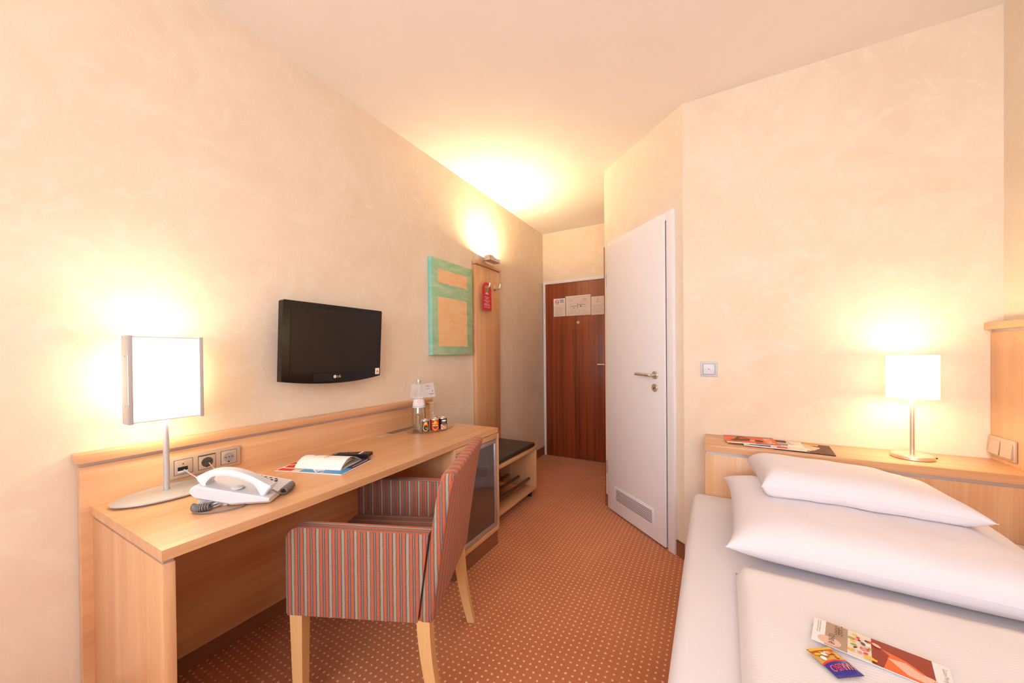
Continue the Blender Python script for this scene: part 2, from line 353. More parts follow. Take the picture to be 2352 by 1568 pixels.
M_GOLD = mat('gold_foil', srgb(214, 170, 90), .35, .5)
M_LINEN = linen('white_striped_linen', srgb(228, 222, 228), axis=0); M_LINEN2 = linen('white_duvet_linen', srgb(230, 225, 228), axis=1); M_SHEET = linen('white_fitted_sheet', srgb(226, 221, 226), .02)
M_GLASS = glass('clear_glass', (.99, .99, .97, 1)); M_BOTTLE = glass('bottle_glass', (.93, .95, .90, 1), .10); M_TRAY = glass('clear_acrylic', (.97, .97, .96, 1), .10, .08)
M_PANE = glass('window_glass', (1, 1, 1, 1), .03)
M_FROST = frosted('frosted_sleeve', (.9, .88, .88, 1), .55)
M_TINT = mat('dark_tinted_glass', srgb(46, 40, 42), .14, spec=1.0, coat=1.0)

# ------------------------------------------------------------------ the room
XL, YB, YR, XR, ZC, YW = -1.813, 4.074, 2.3617, 1.087, 2.694, -1.3
A = Vector((-.1471, YR, 0)); B = Vector((-.7569, 2.9241, 0)); D = (B - A).normalized(); NO = Vector((-D.y, D.x, 0))
T = 0.12
struct(Box('floor', M_CARPET, None, XL - T, XR + T, YW - T, YB + T, -0.1, 0.0))
struct(Box('ceiling', M_CEIL, None, XL - T, XR + T, YW - T, YB + T, ZC, ZC + .1))
struct(Box('wall_left', M_WALL, None, XL - T, XL, YW - T, YB + T, 0, ZC))
struct(Box('wall_back', M_WALL, None, XL, B.x + T, YB, YB + T, 0, ZC))
struct(Box('wall_head', M_WALL, None, A.x, XR, YR, YR + T, 0, ZC))
struct(Box('wall_right', M_WALL, None, XR, XR + T, YW - T, YR + T, 0, ZC))
struct(Box('wall_passage', M_WALL, None, B.x, B.x + T, B.y, YB, 0, ZC))
bm = bmesh.new(); prism(bm, [(A.x, A.y), (B.x, B.y), (B.x + T, B.y + .02), (A.x + .02, A.y + T)], 0, ZC); struct(finish(bm, 'wall_diagonal', M_WALL))
# window wall behind the viewpoint
wx0, wx1, wz0, wz1 = -1.10, 1.0, .85, 2.45
bm = bmesh.new()
box(bm, XL, wx0, YW - T, YW, 0, ZC); box(bm, wx1, XR, YW - T, YW, 0, ZC); box(bm, wx0, wx1, YW - T, YW, 0, wz0); box(bm, wx0, wx1, YW - T, YW, wz1, ZC)
struct(finish(bm, 'wall_front', M_WALL))
w = link(bpy.data.objects.new('window_1', None)); w.location = ((wx0 + wx1) / 2, YW - .06, wz0); struct(w, 'wide white window behind the viewpoint')
for x in (wx0, (wx0 + wx1) / 2 - .03, wx1 - .06): Box('window_frame', M_WHITE, w, x, x + .06, YW - .09, YW - .03, wz0, wz1, .004)
for z in (wz0, wz1 - .06): Box('window_frame', M_WHITE, w, wx0 + .06, wx1 - .06, YW - .09, YW - .03, z, z + .06, .004)
for x in (wx0 + .06, (wx0 + wx1) / 2 + .03): Box('pane', M_PANE, w, x, x + (wx1 - wx0) / 2 - .09, YW - .063, YW - .057, wz0 + .06, wz1 - .06)
# skirting: carpet strip with a dark upper edge
def skirting(name, P, Q, n, h=.085):
    P = Vector(P); Q = Vector(Q); X = (Q - P).normalized(); L = (Q - P).length
    e = link(bpy.data.objects.new(name, None)); e.location = (P + Q) / 2; struct(e)
    bm = bmesh.new(); obox(bm, P, X, (0, 0, 1), 0, L, 0, h, -.009 if X.cross(Vector((0, 0, 1))).dot(n) < 0 else 0, 0 if X.cross(Vector((0, 0, 1))).dot(n) < 0 else .009); finish(bm, 'carpet_strip', M_BASE, e)
    s = -1 if X.cross(Vector((0, 0, 1))).dot(n) < 0 else 1
    bm = bmesh.new(); obox(bm, P, X, (0, 0, 1), 0, L, h, h + .007, min(0, s * .011), max(0, s * .011)); finish(bm, 'edge_profile', M_BASETOP, e)
skirting('baseboard_left', (XL, YW, 0), (XL, YB, 0), Vector((1, 0, 0)))
Pd = lambda s, off=0.0, z=0.0: A + D * s + NO * off + Vector((0, 0, z))
skirting('baseboard_diagonal', Pd(.0), Pd(.06), NO)
skirting('baseboard_passage', Pd(.772), Pd(.8295), NO)

# ------------------------------------------------------------------ entrance door (brown)
d1 = link(bpy.data.objects.new('door_1', None)); d1.location = (-1.3, YB, 0); struct(d1, 'dark mahogany entrance door at the end of the passage')
DY = YB - .036
Box('door_leaf', M_MAHOG, d1, -1.765, -.80, DY, YB - .001, .008, 2.062, .002)
Box('door_frame', M_WHITE, d1, -1.795, -1.768, DY - .004, YB, 0, 2.10, .002)
Box('door_frame', M_WHITE, d1, -1.768, -.775, DY - .004, YB, 2.066, 2.10, .002)
for z in (1.72, .37):
    bm = bmesh.new(); lathe(bm, [(.008, 0), (.008, .10)], (-1.768, DY - .008, z), 12); finish(bm, 'hinge', M_WPLAST, d1, smooth=True)
bm = bmesh.new(); lathe(bm, [(.0, -.004), (.016, -.004), (.017, 0)], (-1.358, DY, 1.591), 20, axis='Y', closed=False); pe = finish(bm, 'peephole', M_CREAM, d1, smooth=True)
bm = bmesh.new(); lathe(bm, [(.0, -.006), (.005, -.006), (.005, -.003)], (-1.358, DY, 1.591), 12, axis='Y', closed=False); finish(bm, 'lens', M_DGREY, pe)
h = link(bpy.data.objects.new('door_handle', None)); h.parent = d1
bm = bmesh.new(); tube(bm, spline([(-.93, DY, 1.104), (-.93, DY - .045, 1.104), (-.945, DY - .055, 1.104), (-1.12, DY - .055, 1.104)], 6), .009, 10); finish(bm, 'lever', M_STEEL, h, smooth=True)
bm = bmesh.new(); lathe(bm, [(.026, -.008), (.026, 0)], (-.93, DY, 1.104), 24, axis='Y'); finish(bm, 'rosette', M_STEEL, h, smooth=True)
# dark door edge that just shows past the corner
d3 = Box('door_3', M_MAHOG, None, B.x - .027, B.x - .001, 3.0, 3.80, .01, 2.11, .002); struct(d3, 'narrow dark edge of a brown door in the passage')

# notices stuck on the entrance door
def notice(label, x0, x1, z0, z1, fn, y=DY):
    t = tag(Box('door_notice', M_CREAM, None, x0, x1, y - .0032, y - .0008, z0, z1), label, 'notice', 'notices on the entrance door')
    p = Print(((x0 + x1) / 2, y - .0032, (z0 + z1) / 2), (1, 0, 0), (0, 0, 1), .0003); fn(p, (x1 - x0) / 2, (z1 - z0) / 2); p.done('print', t); return t
def n_left(p, w, h):
    p.poly([(-w, h - .085), (w, h - .055), (w, h), (-w, h)], M_PAPER)
    p.disc(-.03, h - .042, .027, .027, M_RED); p.disc(-.03, h - .042, .0205, .0205, M_PAPER)
    p.rect(-.045, -.015, h - .046, h - .038, M_INK); p.poly([(-.047, h - .030), (-.043, h - .026), (-.013, h - .054), (-.017, h - .058)], M_RED)
    p.lines(.008, .066, h - .055, h - .014, 3, M_BINK, .006); p.lines(-w + .018, w - .015, -h + .012, h - .10, 9, M_PALEINK, .003)
def n_mid(p, w, h):
    p.lines(-w + .03, -w + .10, h - .055, h - .03, 2, M_PALEINK, .003); p.lines(.05, w - .03, h - .06, h - .025, 4, M_PINKP, .004)
    for (a0, a1, b0, b1) in [(-.1, -.004, -.028, .026), (-.004, .09, -.018, .034)]:
        for r in [(a0, a1, b0, b0 + .0012), (a0, a1, b1, b1 + .0012), (a0, a0 + .0012, b0, b1), (a1, a1 + .0012, b0, b1)]: p.rect(*r, M_INK)
        for k in range(1, 5): p.rect(a0 + (a1 - a0) * k / 5, a0 + (a1 - a0) * k / 5 + .0008, b0, b1, M_PALEINK)
    p.rect(-.088, -.004, -.004, .003, M_GREENP); p.rect(-.004, .082, .010, .017, M_GREENP); p.rect(-.009, -.001, -.02, .03, M_GREENP)
    p.disc(-.05, -.02, .007, .007, M_GREENP); p.rect(.026, .040, -.012, .004, M_INK)
    for k in range(4): p.disc(-.085 + .05 * k, -.052, .0035, .0035, (M_RED, M_INK, M_BLUE, M_RED)[k]); p.rect(-.078 + .05 * k, -.050 + .05 * k, -.0535, -.0505, M_PALEINK)
    for k in range(3): p.lines(-.13 + .09 * k, -.05 + .09 * k, -.103, -.062, 5, M_PALEINK, .002)
def n_right(p, w, h):
    p.disc(-.02, h - .034, .015, .015, M_INK); p.disc(-.02, h - .034, .0135, .0135, M_CREAM); p.poly([(-.026, h - .04), (-.014, h - .04), (-.02, h - .026)], M_INK)
    p.rect(-.043, -.02, h - .062, h - .057, M_INK); p.rect(-.016, .006, h - .062, h - .057, M_PALEINK); p.lines(-w + .012, w - .04, -h + .02, h - .09, 9, M_PALEINK, .003)
notice('small cream notice with red no-smoking sign, left on the brown entrance door', -1.66, -1.512, 1.672, 1.885, n_left)
pl = notice('larger middle notice with escape plan drawing on the brown entrance door', -1.505, -1.207, 1.672, 1.892, n_mid)
Box('clip_rail', M_PAPER, pl, -1.507, -1.205, DY - .010, DY - .0034, 1.886, 1.902, .002)
notice('cream notice with round emblem, right of the escape plan on the entrance door', -1.200, -1.005, 1.668, 1.874, n_right)

# ------------------------------------------------------------------ white bathroom door in the diagonal wall
d2 = link(bpy.data.objects.new('door_2', None)); d2.location = Pd(.42); struct(d2, 'white door with lever handle and vent grille in the diagonal wall')
Zv = Vector((0, 0, 1))
# frame with X = -D (to the right seen from the room), Y = up, N = outwards
def dbox(name, m, parent, s0, s1, z0, z1, o0, o1, bev=0.0, seg=2):
    bm = bmesh.new(); obox(bm, A, -D, Zv, -s1, -s0, z0, z1, o0, o1, bev, seg); return finish(bm, name, m, parent, smooth=bev > 0)
assert (-D).cross(Zv).dot(NO) > .99
dbox('casing', M_WHITE, d2, .058, .115, 0, 2.102, .0005, .022, .003); dbox('casing', M_WHITE, d2, .742, .766, 0, 2.102, .0005, .016, .002); dbox('casing', M_WHITE, d2, .115, .742, 2.05, 2.102, .0005, .018, .003)
leaf = dbox('door_leaf', M_WHITE, d2, .121, .757, .014, 2.060, .019, .034, .004)
for z in (1.80, .335):
    bm = bmesh.new(); lathe(bm, [(.006, -.05), (.006, .05)], Pd(.762, .035, z), 12); finish(bm, 'hinge', M_ALU, d2, smooth=True)
hd = link(bpy.data.objects.new('door_handle', None)); hd.parent = d2
def rosette(name, s, z, parent):
    bm = bmesh.new(); lathe(bm, [(.0, .009), (.024, .009), (.026, .007), (.026, 0)], n=28, closed=False)
    R = Matrix((tuple(-D), tuple(Zv), tuple(NO))).transposed()
    for v in bm.verts: v.co = Pd(s, .034, z) + R @ v.co
    return finish(bm, name, M_STEEL, parent, smooth=True)
rosette('rosette', .203, 1.087, hd)
bm = bmesh.new(); tube(bm, spline([Pd(.203, .036, 1.087), Pd(.203, .075, 1.087), Pd(.215, .085, 1.087), Pd(.245, .085, 1.088)], 6), .0095, 12); finish(bm, 'lever_neck', M_ALU, hd, smooth=True)
bm = bmesh.new(); tube(bm, [Pd(.243, .085, 1.088), Pd(.338, .085, 1.091)], .0098, 14); finish(bm, 'lever_grip', M_STEEL, hd, smooth=True)
kr = rosette('key_rosette', .206, 1.005, d2)
bm = bmesh.new(); obox(bm, Pd(.206, .043, 1.005), -D, Zv, -.004, .004, -.010, .004, 0, .0006); finish(bm, 'keyhole', M_DARK, kr)
vg = dbox('vent_grille', M_WHITE, d2, .222, .660, .098, .218, .034, .037, .0012)
for k in range(8):
    z = .116 + k * .0108
    dbox('slat', M_BROWNTUBE, vg, .240, .640, z, z + .0042, .0372, .0378)

# ------------------------------------------------------------------ desk along the left wall
ZD = .7507; XP = -1.768
dk = thing('desk', 'long beech writing desk with raised back panel along the left wall', 'desk', (-1.49, 1.17, 0))
front = [(-1.194, .356), (-1.191, .50), (-1.190, .70), (-1.191, .90), (-1.194, 1.10), (-1.200, 1.30), (-1.208, 1.50), (-1.216, 1.70), (-1.222, 1.88), (-1.226, 2.012)]
bm = bmesh.new(); prism(bm, front + [(XP, 2.012), (XP, .356)], ZD - .028, ZD); bevel_all(bm, .0025); finish(bm, 'desktop', M_WY, dk, smooth=True)
Box('back_panel', M_WY, dk, -1.800, XP, .335, 1.972, .088, .879, .002)
Box('back_panel_strip', M_ALU, dk, -1.797, XP - .006, .338, 1.969, .879, .891)
Box('back_panel_cap', M_WY, dk, -1.812, XP + .015, .325, 1.982, .891, .921, .003)
Box('side_panel', M_WZ, dk, XP, -1.205, .360, .386, 0, .710, .002)
Box('side_strip', M_ALU, dk, XP, -1.208, .363, .383, .710, ZD - .028)
Box('back_foot', M_WZ, dk, -1.800, XP, .335, .386, 0, .088)
for (n_, y0, y1) in (('cabinet_strip', 1.535, 2.0),): Box(n_, M_ALU, dk, -1.75, -1.232, y0, y1, .7185, ZD - .028)
gr = Box('vent_plate', M_CHAMP, dk, -1.760, -1.690, 1.545, 1.800, ZD, ZD + .002, .0006)
for k in range(5):
    y = 1.556 + k * .047
    for j in range(6): Box('slot', M_DGREY, gr, -1.756 + j * .0108, -1.750 + j * .0108, y, y + .040, ZD + .0021, ZD + .0024)
bm = bmesh.new(); lathe(bm, [(0, .003), (.027, .003), (.029, 0)], (-1.737, 1.497, ZD), 32, closed=False); finish(bm, 'cable_grommet', M_CHAMP, dk, smooth=True)

# sockets in the back panel
XP += .0006
sk = thing('socket_strip', 'champagne triple socket strip in the back panel of the desk', 'outlet', (XP, .663, .775))
bm = bmesh.new(); box(bm, XP, XP + .009, .547, .779, .774, .853, .002); finish(bm, 'cover_frame', M_CHAMP, sk, smooth=True)
def disc_x(name, m, parent, x, y, z, r, dx=.0008, n=24):
    bm = bmesh.new(); lathe(bm, [(r, 0), (r, dx)], (x, y, z), n, axis='X'); return finish(bm, name, m, parent)
for k, yc in enumerate((.590, .663, .737)):
    ins = Box('insert', M_CHAMP, sk, XP + .009, XP + .0115, yc - .027, yc + .027, .787, .841, .0012)
    Box('insert_shadow_gap', M_DGREY, sk, XP + .0088, XP + .0094, yc - .0285, yc + .0285, .7855, .8425)
    if k == 0:
        Box('jack_opening', M_DARK, ins, XP + .0116, XP + .0122, yc - .018, yc + .012, .800, .815); disc_x('lamp_hole', M_DARK, ins, XP + .0116, yc - .002, .826, .0022)
        Box('jack_flap', M_WPLAST, ins, XP + .0116, XP + .014, yc - .018, yc + .012, .794, .801)
    else:
        disc_x('well_rim', M_STEEL, ins, XP + .0113, yc, .813, .0205); disc_x('well', M_GREYP if k == 2 else M_DGREY, ins, XP + .0121, yc, .813, .019)
        for q, dy in enumerate((-.012, 0, .010)): disc_x('pin_hole', M_DARK, ins, XP + .0130, yc + dy, .815, .0022)
        disc_x('earth_clip', M_DARK, ins, XP + .0130, yc - .002, .7965, .003)
        if k == 1: Box('flap_hinge', M_DGREY, ins, XP + .0116, XP + .0124, yc - .027, yc + .027, .839, .8415)

# ------------------------------------------------------------------ minibar cabinet under the desk end
cb = thing('minibar_cabinet', 'beech minibar cabinet with dark glass door under the far desk end', 'cabinet', (-1.49, 1.765, 0))
cx0, cx1, cy0, cy1 = -1.755, -1.212, 1.535, 2.0
Box('side_panel', M_WZ, cb, cx0, cx1, cy0, cy0 + .02, .10, .718, .0015); Box('side_panel', M_WZ, cb, cx0, cx1, cy1 - .02, cy1, .10, .718, .0015)
Box('top_panel', M_WY, cb, cx0, cx1, cy0 + .02, cy1 - .02, .690, .718, .0015); Box('bottom_panel', M_WY, cb, cx0, cx1, cy0 + .02, cy1 - .02, .10, .128, .0015)
Box('back', M_WZ, cb, cx0, cx0 + .01, cy0 + .02, cy1 - .02, .128, .690); Box('plinth', M_BASE, cb, cx0, cx1 - .012, cy0 + .01, cy1 - .004, 0, .10)
dr = link(bpy.data.objects.new('door', None)); dr.parent = cb
fy0, fy1, fz0, fz1, fx = cy0 + .024, cy1 - .024, .132, .686, cx1 - .004
bm = bmesh.new(); fw_ = .024
box(bm, fx - .02, fx, fy0, fy1, fz0, fz0 + fw_, .0015); box(bm, fx - .02, fx, fy0, fy1, fz1 - fw_, fz1, .0015)
box(bm, fx - .02, fx, fy0, fy0 + fw_, fz0 + fw_, fz1 - fw_, .0015); box(bm, fx - .02, fx, fy1 - fw_, fy1, fz0 + fw_, fz1 - fw_, .0015)
finish(bm, 'door_frame', M_ALU, dr, smooth=True)
Box('glass_pane', M_TINT, dr, fx - .012, fx - .006, fy0 + fw_, fy1 - fw_, fz0 + fw_, fz1 - fw_)

# ------------------------------------------------------------------ bench on castors
bn = thing('bench', 'low beech luggage bench with black cushion and shoe bars', 'bench', (-1.55, 2.44, 0))
bx0, bx1, by0, by1 = -1.765, -1.340, 2.06, 2.845
Box('seat_board', M_WY, bn, bx0, bx1, by0, by1, .402, .428, .0015)
bm = bmesh.new(); box(bm, bx0 + .01, bx1 - .009, by0 + .006, by1 - .007, .428, .464, .015, 3); finish(bm, 'cushion', M_LEATHER, bn, smooth=True)
Box('side_panel', M_WZ, bn, bx0, bx1, by0, by0 + .02, .064, .402, .001); Box('side_panel', M_WZ, bn, bx0, bx1, by1 - .02, by1, .064, .402, .001)
Box('front_board', M_WY, bn, bx1 - .11, bx1, by0 + .02, by1 - .02, .064, .084, .001); Box('back_board', M_WY, bn, bx0, bx0 + .016, by0 + .02, by1 - .02, .13, .402)
for x in (-1.406, -1.509, -1.611, -1.71):
    bm = bmesh.new(); tube(bm, [(x, by0 + .02, .142), (x, by1 - .02, .142)], .0115, 12); finish(bm, 'shoe_bar', M_BROWNTUBE, bn, smooth=True)
for x in (bx0 + .05, bx1 - .045):
    for y in (by0 + .05, by1 - .06):
        c = Box('castor', M_BLACK, bn, x - .018, x + .018, y - .022, y + .022, .046, .064, .004)
        bm = bmesh.new(); lathe(bm, [(.018, -.016), (.027, -.013), (.027, .013), (.018, .016)], (x, y + .008, .0272), 20, axis='X'); finish(bm, 'wheel', M_BLACK, c, smooth=True)

# ------------------------------------------------------------------ coat panel with hooks, tag and uplighter
cp = thing('coat_panel', 'tall narrow beech coat panel with metal hooks on the left wall', 'coat rack', (XL + .02, 2.765, 0))
Box('board', M_WZ, cp, XL + .001, XL + .040, 2.572, 2.965, .10, 2.002, .002)
Box('groove_strip', M_ALU, cp, XL + .001, XL + .036, 2.576, 2.961, 2.002, 2.012); Box('cap', M_WY, cp, XL + .001, XL + .050, 2.562, 2.972, 2.012, 2.046, .003)
for y, z in ((2.690, 1.828), (2.868, 1.846)):
    hk = link(bpy.data.objects.new('hook', None)); hk.parent = cp
    bm = bmesh.new(); lathe(bm, [(.026, 0), (.026, .006), (.02, .010)], (XL + .040, y, z), 24, axis='X'); finish(bm, 'hook_plate', M_STEEL, hk, smooth=True)
    bm = bmesh.new(); tube(bm, spline([(XL + .046, y, z - .004), (XL + .068, y, z - .012), (XL + .092, y, z - .008), (XL + .104, y, z + .014), (XL + .106, y, z + .030)], 6), [.008] * 24 + [.0085], 10); finish(bm, 'hook_arm', M_STEEL, hk, smooth=True)
# door hanger on the first hook
tx = XL + .072; ty, tz0, tz1, tw = 2.690, 1.618, 1.868, .074
pts = [(-tw, tz0), (tw, tz0)]
for k in range(13): a = math.pi * k / 12; pts.append((tw * math.cos(a), tz1 - tw + tw * math.sin(a)))
hole = [(.036 * math.cos(2 * math.pi * k / 20), tz1 - .062 + .036 * math.sin(2 * math.pi * k / 20)) for k in range(20)]
bm = bmesh.new(); rings = []
for x in (tx, tx + .0016):
    ov = [bm.verts.new((x, ty + a, b)) for a, b in pts]; hv = [bm.verts.new((x, ty + a, b)) for a, b in hole]
    es = [bm.edges.new((ov[i], ov[(i + 1) % len(ov)])) for i in range(len(ov))] + [bm.edges.new((hv[i], hv[(i + 1) % 20])) for i in range(20)]
    bmesh.ops.triangle_fill(bm, edges=es, use_beauty=True); rings.append((ov, hv))
for r0, r1 in zip(rings[0], rings[1]):
    for i in range(len(r0)): bm.faces.new((r0[i], r0[(i + 1) % len(r0)], r1[(i + 1) % len(r1)], r1[i]))
tg = tag(finish(bm, 'door_hanger', M_TAGRED), 'raspberry red do-not-disturb card hanging from a coat hook', 'door hanger')
p = Print((tx + .0016, ty, 0), (0, 1, 0), (0, 0, 1), .0003)
for k, (a, hh) in enumerate(((-.022, .006), (-.012, .011), (-.004, .014), (.004, .014), (.012, .011), (.022, .006))): p.disc(a, 1.766 + hh * .3, .0035, hh * .6, M_PAPER, 10)
p.rect(-.028, .028, 1.759, 1.7605, M_PAPER)
for body, z in (('BITTE NICHT\nSTÖREN', 1.727), ('PLEASE DO NOT\nDISTURB', 1.697), ('PRIÈRE DE NE\nPAS DÉRANGER', 1.668), ('NO MOLESTEN', 1.645)): p.text(body, .0135, 0, z, M_PAPER)
p.done('print', tg)
# uplighter above the panel
ul = thing('wall_uplighter', 'small silver uplighter throwing warm light above the coat panel', 'lamp', (XL + .1, 2.74, 2.03))
ux0, ux1, uy0, uy1, uz0, uz1 = -1.742, -1.682, 2.660, 2.822, 2.052, 2.098
bm = bmesh.new()
for b_ in ((ux0, ux0 + .002, uy0, uy1, uz0, uz1), (ux1 - .002, ux1, uy0, uy1, uz0, uz1), (ux0, ux1, uy0, uy0 + .002, uz0, uz1), (ux0, ux1, uy1 - .002, uy1, uz0, uz1), (ux0, ux1, uy0, uy1, uz0, uz0 + .002)): box(bm, *b_)
M_ULS = mat('warm_silver_paint', srgb(214, 196, 180), .45, .1)
finish(bm, 'housing', M_ULS, ul)
Box('wall_mount', M_ULS, ul, XL + .001, XL + .05, 2.60, 2.70, 2.047, 2.090, .003); Box('arm', M_ALUM, ul, XL + .05, ux0, 2.665, 2.695, 2.060, 2.075)
bm = bmesh.new(); tube(bm, [((ux0 + ux1) / 2, uy0 + .025, 2.078), ((ux0 + ux1) / 2, uy1 - .025, 2.078)], .007, 12); finish(bm, 'halogen_tube', glow('halogen_glow', (1, .78, .45, 1), 30), ul, smooth=True)
l = area('uplighter_light', (-1.712, 2.742, 2.094), (.16, .05, 1), .13, .04, 25, (1.0, .73, .39)); l.parent = ul; l.location = Vector((-1.712, 2.742, 2.094)) - ul.location

# ------------------------------------------------------------------ canvas picture
pc = thing('canvas_picture', 'green canvas with two pale orange fields beside the coat panel', 'picture', (XL, 2.265, 1.23))
bm = bmesh.new(); box(bm, XL + .001, XL + .036, 2.014, 2.520, 1.228, 1.948, .003)
def painted(name, c1, c2, c3):
    m, nt, b = new_mat(name); N = nt.nodes; tc = N.new('ShaderNodeTexCoord')
    mp = N.new('ShaderNodeMapping'); mp.inputs['Scale'].default_value = (1, 1.4, 5); nt.links.new(tc.outputs['Object'], mp.inputs['Vector'])
    n1 = N.new('ShaderNodeTexNoise'); n1.inputs['Scale'].default_value = 5; n1.inputs['Detail'].default_value = 6; n1.inputs['Distortion'].default_value = .4; nt.links.new(mp.outputs[0], n1.inputs['Vector'])
    r = N.new('ShaderNodeValToRGB'); r.color_ramp.elements[0].position = .3; r.color_ramp.elements[1].position = .7; r.color_ramp.elements[0].color = c1; r.color_ramp.elements[1].color = c2
    e = r.color_ramp.elements.new(.5); e.color = c3; nt.links.new(n1.outputs['Fac'], r.inputs['Fac']); nt.links.new(r.outputs[0], b.inputs['Base Color']); b.inputs['Roughness'].default_value = .8
    bp = N.new('ShaderNodeBump'); bp.inputs['Strength'].default_value = .25; bp.inputs['Distance'].default_value = .002; nt.links.new(n1.outputs['Fac'], bp.inputs['Height']); nt.links.new(bp.outputs[0], b.inputs['Normal']); return m
M_GREEN = painted('green_paint', srgb(140, 192, 152), srgb(190, 208, 176), srgb(164, 200, 162)); M_TURQ = painted('turquoise_paint', srgb(120, 204, 194), srgb(160, 216, 204), srgb(140, 210, 200)); M_OCHRE = painted('ochre_paint', srgb(238, 190, 136), srgb(244, 208, 164), srgb(241, 200, 150))
cv = finish(bm, 'canvas', [M_GREEN, M_TURQ], pc, smooth=True)
for f in cv.data.polygons:
    if f.normal.y < -.7: f.material_index = 1
def field(y0, y1, z0, z1):
    bm = bmesh.new(); pts = []
    for (a, b, c, d_) in ((y0, z0, y1, z0), (y1, z0, y1, z1), (y1, z1, y0, z1), (y0, z1, y0, z0)):
        for k in range(10): t = k / 10; pts.append((a + (c - a) * t + random.uniform(-.003, .003), b + (d_ - b) * t + random.uniform(-.003, .003)))
    bm.faces.new([bm.verts.new((XL + .0366, y, z)) for y, z in pts]); finish(bm, 'painted_field', M_OCHRE, pc)
field(2.082, 2.446, 1.768, 1.872); field(2.082, 2.442, 1.296, 1.664)

# ------------------------------------------------------------------ television
tv = thing('television', 'small black flat television mounted above the desk', 'television', (XL + .06, 1.21, 1.1))
tvY0, tvY1, tvZ0, tvZ1 = .926, 1.484, 1.112, 1.488
def tvx(z): return -1.716 + (z - tvZ0) / (tvZ1 - tvZ0) * .024
def tvpt(y, z, dx=0.0): return Vector((tvx(z) + dx, y, z))
def tv_outline(inset=0.0):
    pts = []
    for k in range(17):
        t = k / 16; y = tvY0 + (tvY1 - tvY0) * t; pts.append((y, tvZ0 - .024 * (1 - (2 * t - 1) ** 2) + (inset if True else 0)))
    pts += [(tvY1, tvZ1 - .006), (tvY1 - .006, tvZ1), (tvY0 + .006, tvZ1), (tvY0, tvZ1 - .006)]
    return pts
bm = bmesh.new(); O1 = tv_outline()
fr_ = [bm.verts.new(tvpt(y, z)) for y, z in O1]; bk = [bm.verts.new(tvpt(y, z, -.035)) for y, z in O1]; n = len(O1)
bm.faces.new(fr_); bm.faces.new(bk[::-1])
for k in range(n): bm.faces.new((fr_[k], fr_[(k + 1) % n], bk[(k + 1) % n], bk[k]))
bevel_all(bm, .003, 2, 50); finish(bm, 'housing', M_GLOSSB, tv, smooth=True)
bm = bmesh.new(); bm.faces.new([bm.verts.new(tvpt(y, z, .0012)) for y, z in ((.962, 1.146), (1.458, 1.146), (1.458, 1.460), (.962, 1.460))]); finish(bm, 'screen', M_SCREEN, tv)
bm = bmesh.new(); box(bm, XL + .003, -1.752, 1.08, 1.34, 1.19, 1.42, .01); finish(bm, 'back_housing', M_BLACK, tv, smooth=True)
Box('wall_bracket', M_DGREY, tv, XL + .001, XL + .004, 1.14, 1.28, 1.25, 1.38)
nx = Vector((1, 0, -.064)).normalized(); tY = Vector((.064, 0, 1)).normalized()
p = Print(tvpt(1.205, 1.122), (0, 1, 0), tY, .0014)
p.disc(-.012, 0, .0085, .0085, M_CREAM); p.text('LG', .018, .011, 0, M_CREAM); p.done('logo', tv)
p = Print(tvpt(1.205, 1.122), (0, 1, 0), tY, .0014); p.rect(.243, .272, -.002, .034, M_PAPER); p.poly([(.249, .010), (.267, .010), (.258, .027)], M_YELL); p.rect(.254, .262, .013, .018, M_BINK); p.rect(.248, .267, .002, .006, M_PALEINK); p.done('sticker', tv)
p = Print(tvpt(1.205, 1.122), (0, 1, 0), tY, .0014); p.disc(.230, .008, .002, .002, M_RED); p.done('standby_light', tv)
p = Print(tvpt(1.205, 1.122), (0, 1, 0), tY, .0012); p.rect(-.128, -.020, -.020, .018, M_DARK); p.done('sensor_window', tv)

ZD += .0008   # things stand a hair above the desktop
# ------------------------------------------------------------------ desk lamp with square glass shade
lx, ly = -1.690, .520
dl = thing('desk_lamp', 'silver desk lamp with lit square frosted shade and oval base', 'lamp', (lx, ly, ZD))
bm = bmesh.new()
for z, s in ((.0, .86), (.003, .90), (.0055, 1.0), (.009, 1.0)):
    pass
prof = [(.90, 0.0), (.92, .004), (1.0, .0055), (1.0, .009), (.985, .0105)]
rings = []
for s, z in prof: rings.append([bm.verts.new((lx + .022 + .095 * s * math.cos(t), ly + .012 + .157 * s * math.sin(t), ZD + z)) for t in [2 * math.pi * k / 48 for k in range(48)]])
for R0, R1 in zip(rings[:-1], rings[1:]):
    for k in range(48): bm.faces.new((R0[k], R0[(k + 1) % 48], R1[(k + 1) % 48], R1[k]))
bm.faces.new(rings[0][::-1]); bm.faces.new(rings[-1]); finish(bm, 'oval_base', M_ALUM, dl, smooth=True)
bm = bmesh.new(); tube(bm, [(lx, ly, ZD + .010), (lx, ly, ZD + .285)], .0085, 16); finish(bm, 'pole', M_ALUM, dl, smooth=True)
sx0, sx1 = lx - .026, lx + .026; sy0, sy1, sz0, sz1 = .424, .616, 1.012, 1.300
for y0, y1 in ((sy0 - .004, sy0 + .008), (sy1 - .008, sy1 + .004)):
    br = Box('side_bar', M_ALUM, dl, sx0 - .003, sx1 + .003, y0, y1, sz0 - .003, sz1 + .003, .001)
    if y0 < .5:
        for z in (1.07, 1.235):
            bm = bmesh.new(); lathe(bm, [(.0032, 0), (.0032, .0015)], (lx, y0 - .0015, z), 12, axis='Y'); finish(bm, 'screw', M_STEEL, br)
M_GLOW = glow('lit_frosted_glass', (1, .88, .68, 1), 2.0)
for x in (sx0, sx1 - .003): Box('frosted_panel', M_GLOW, dl, x, x + .003, sy0 + .008, sy1 - .008, sz0 + .004, sz1 - .004)
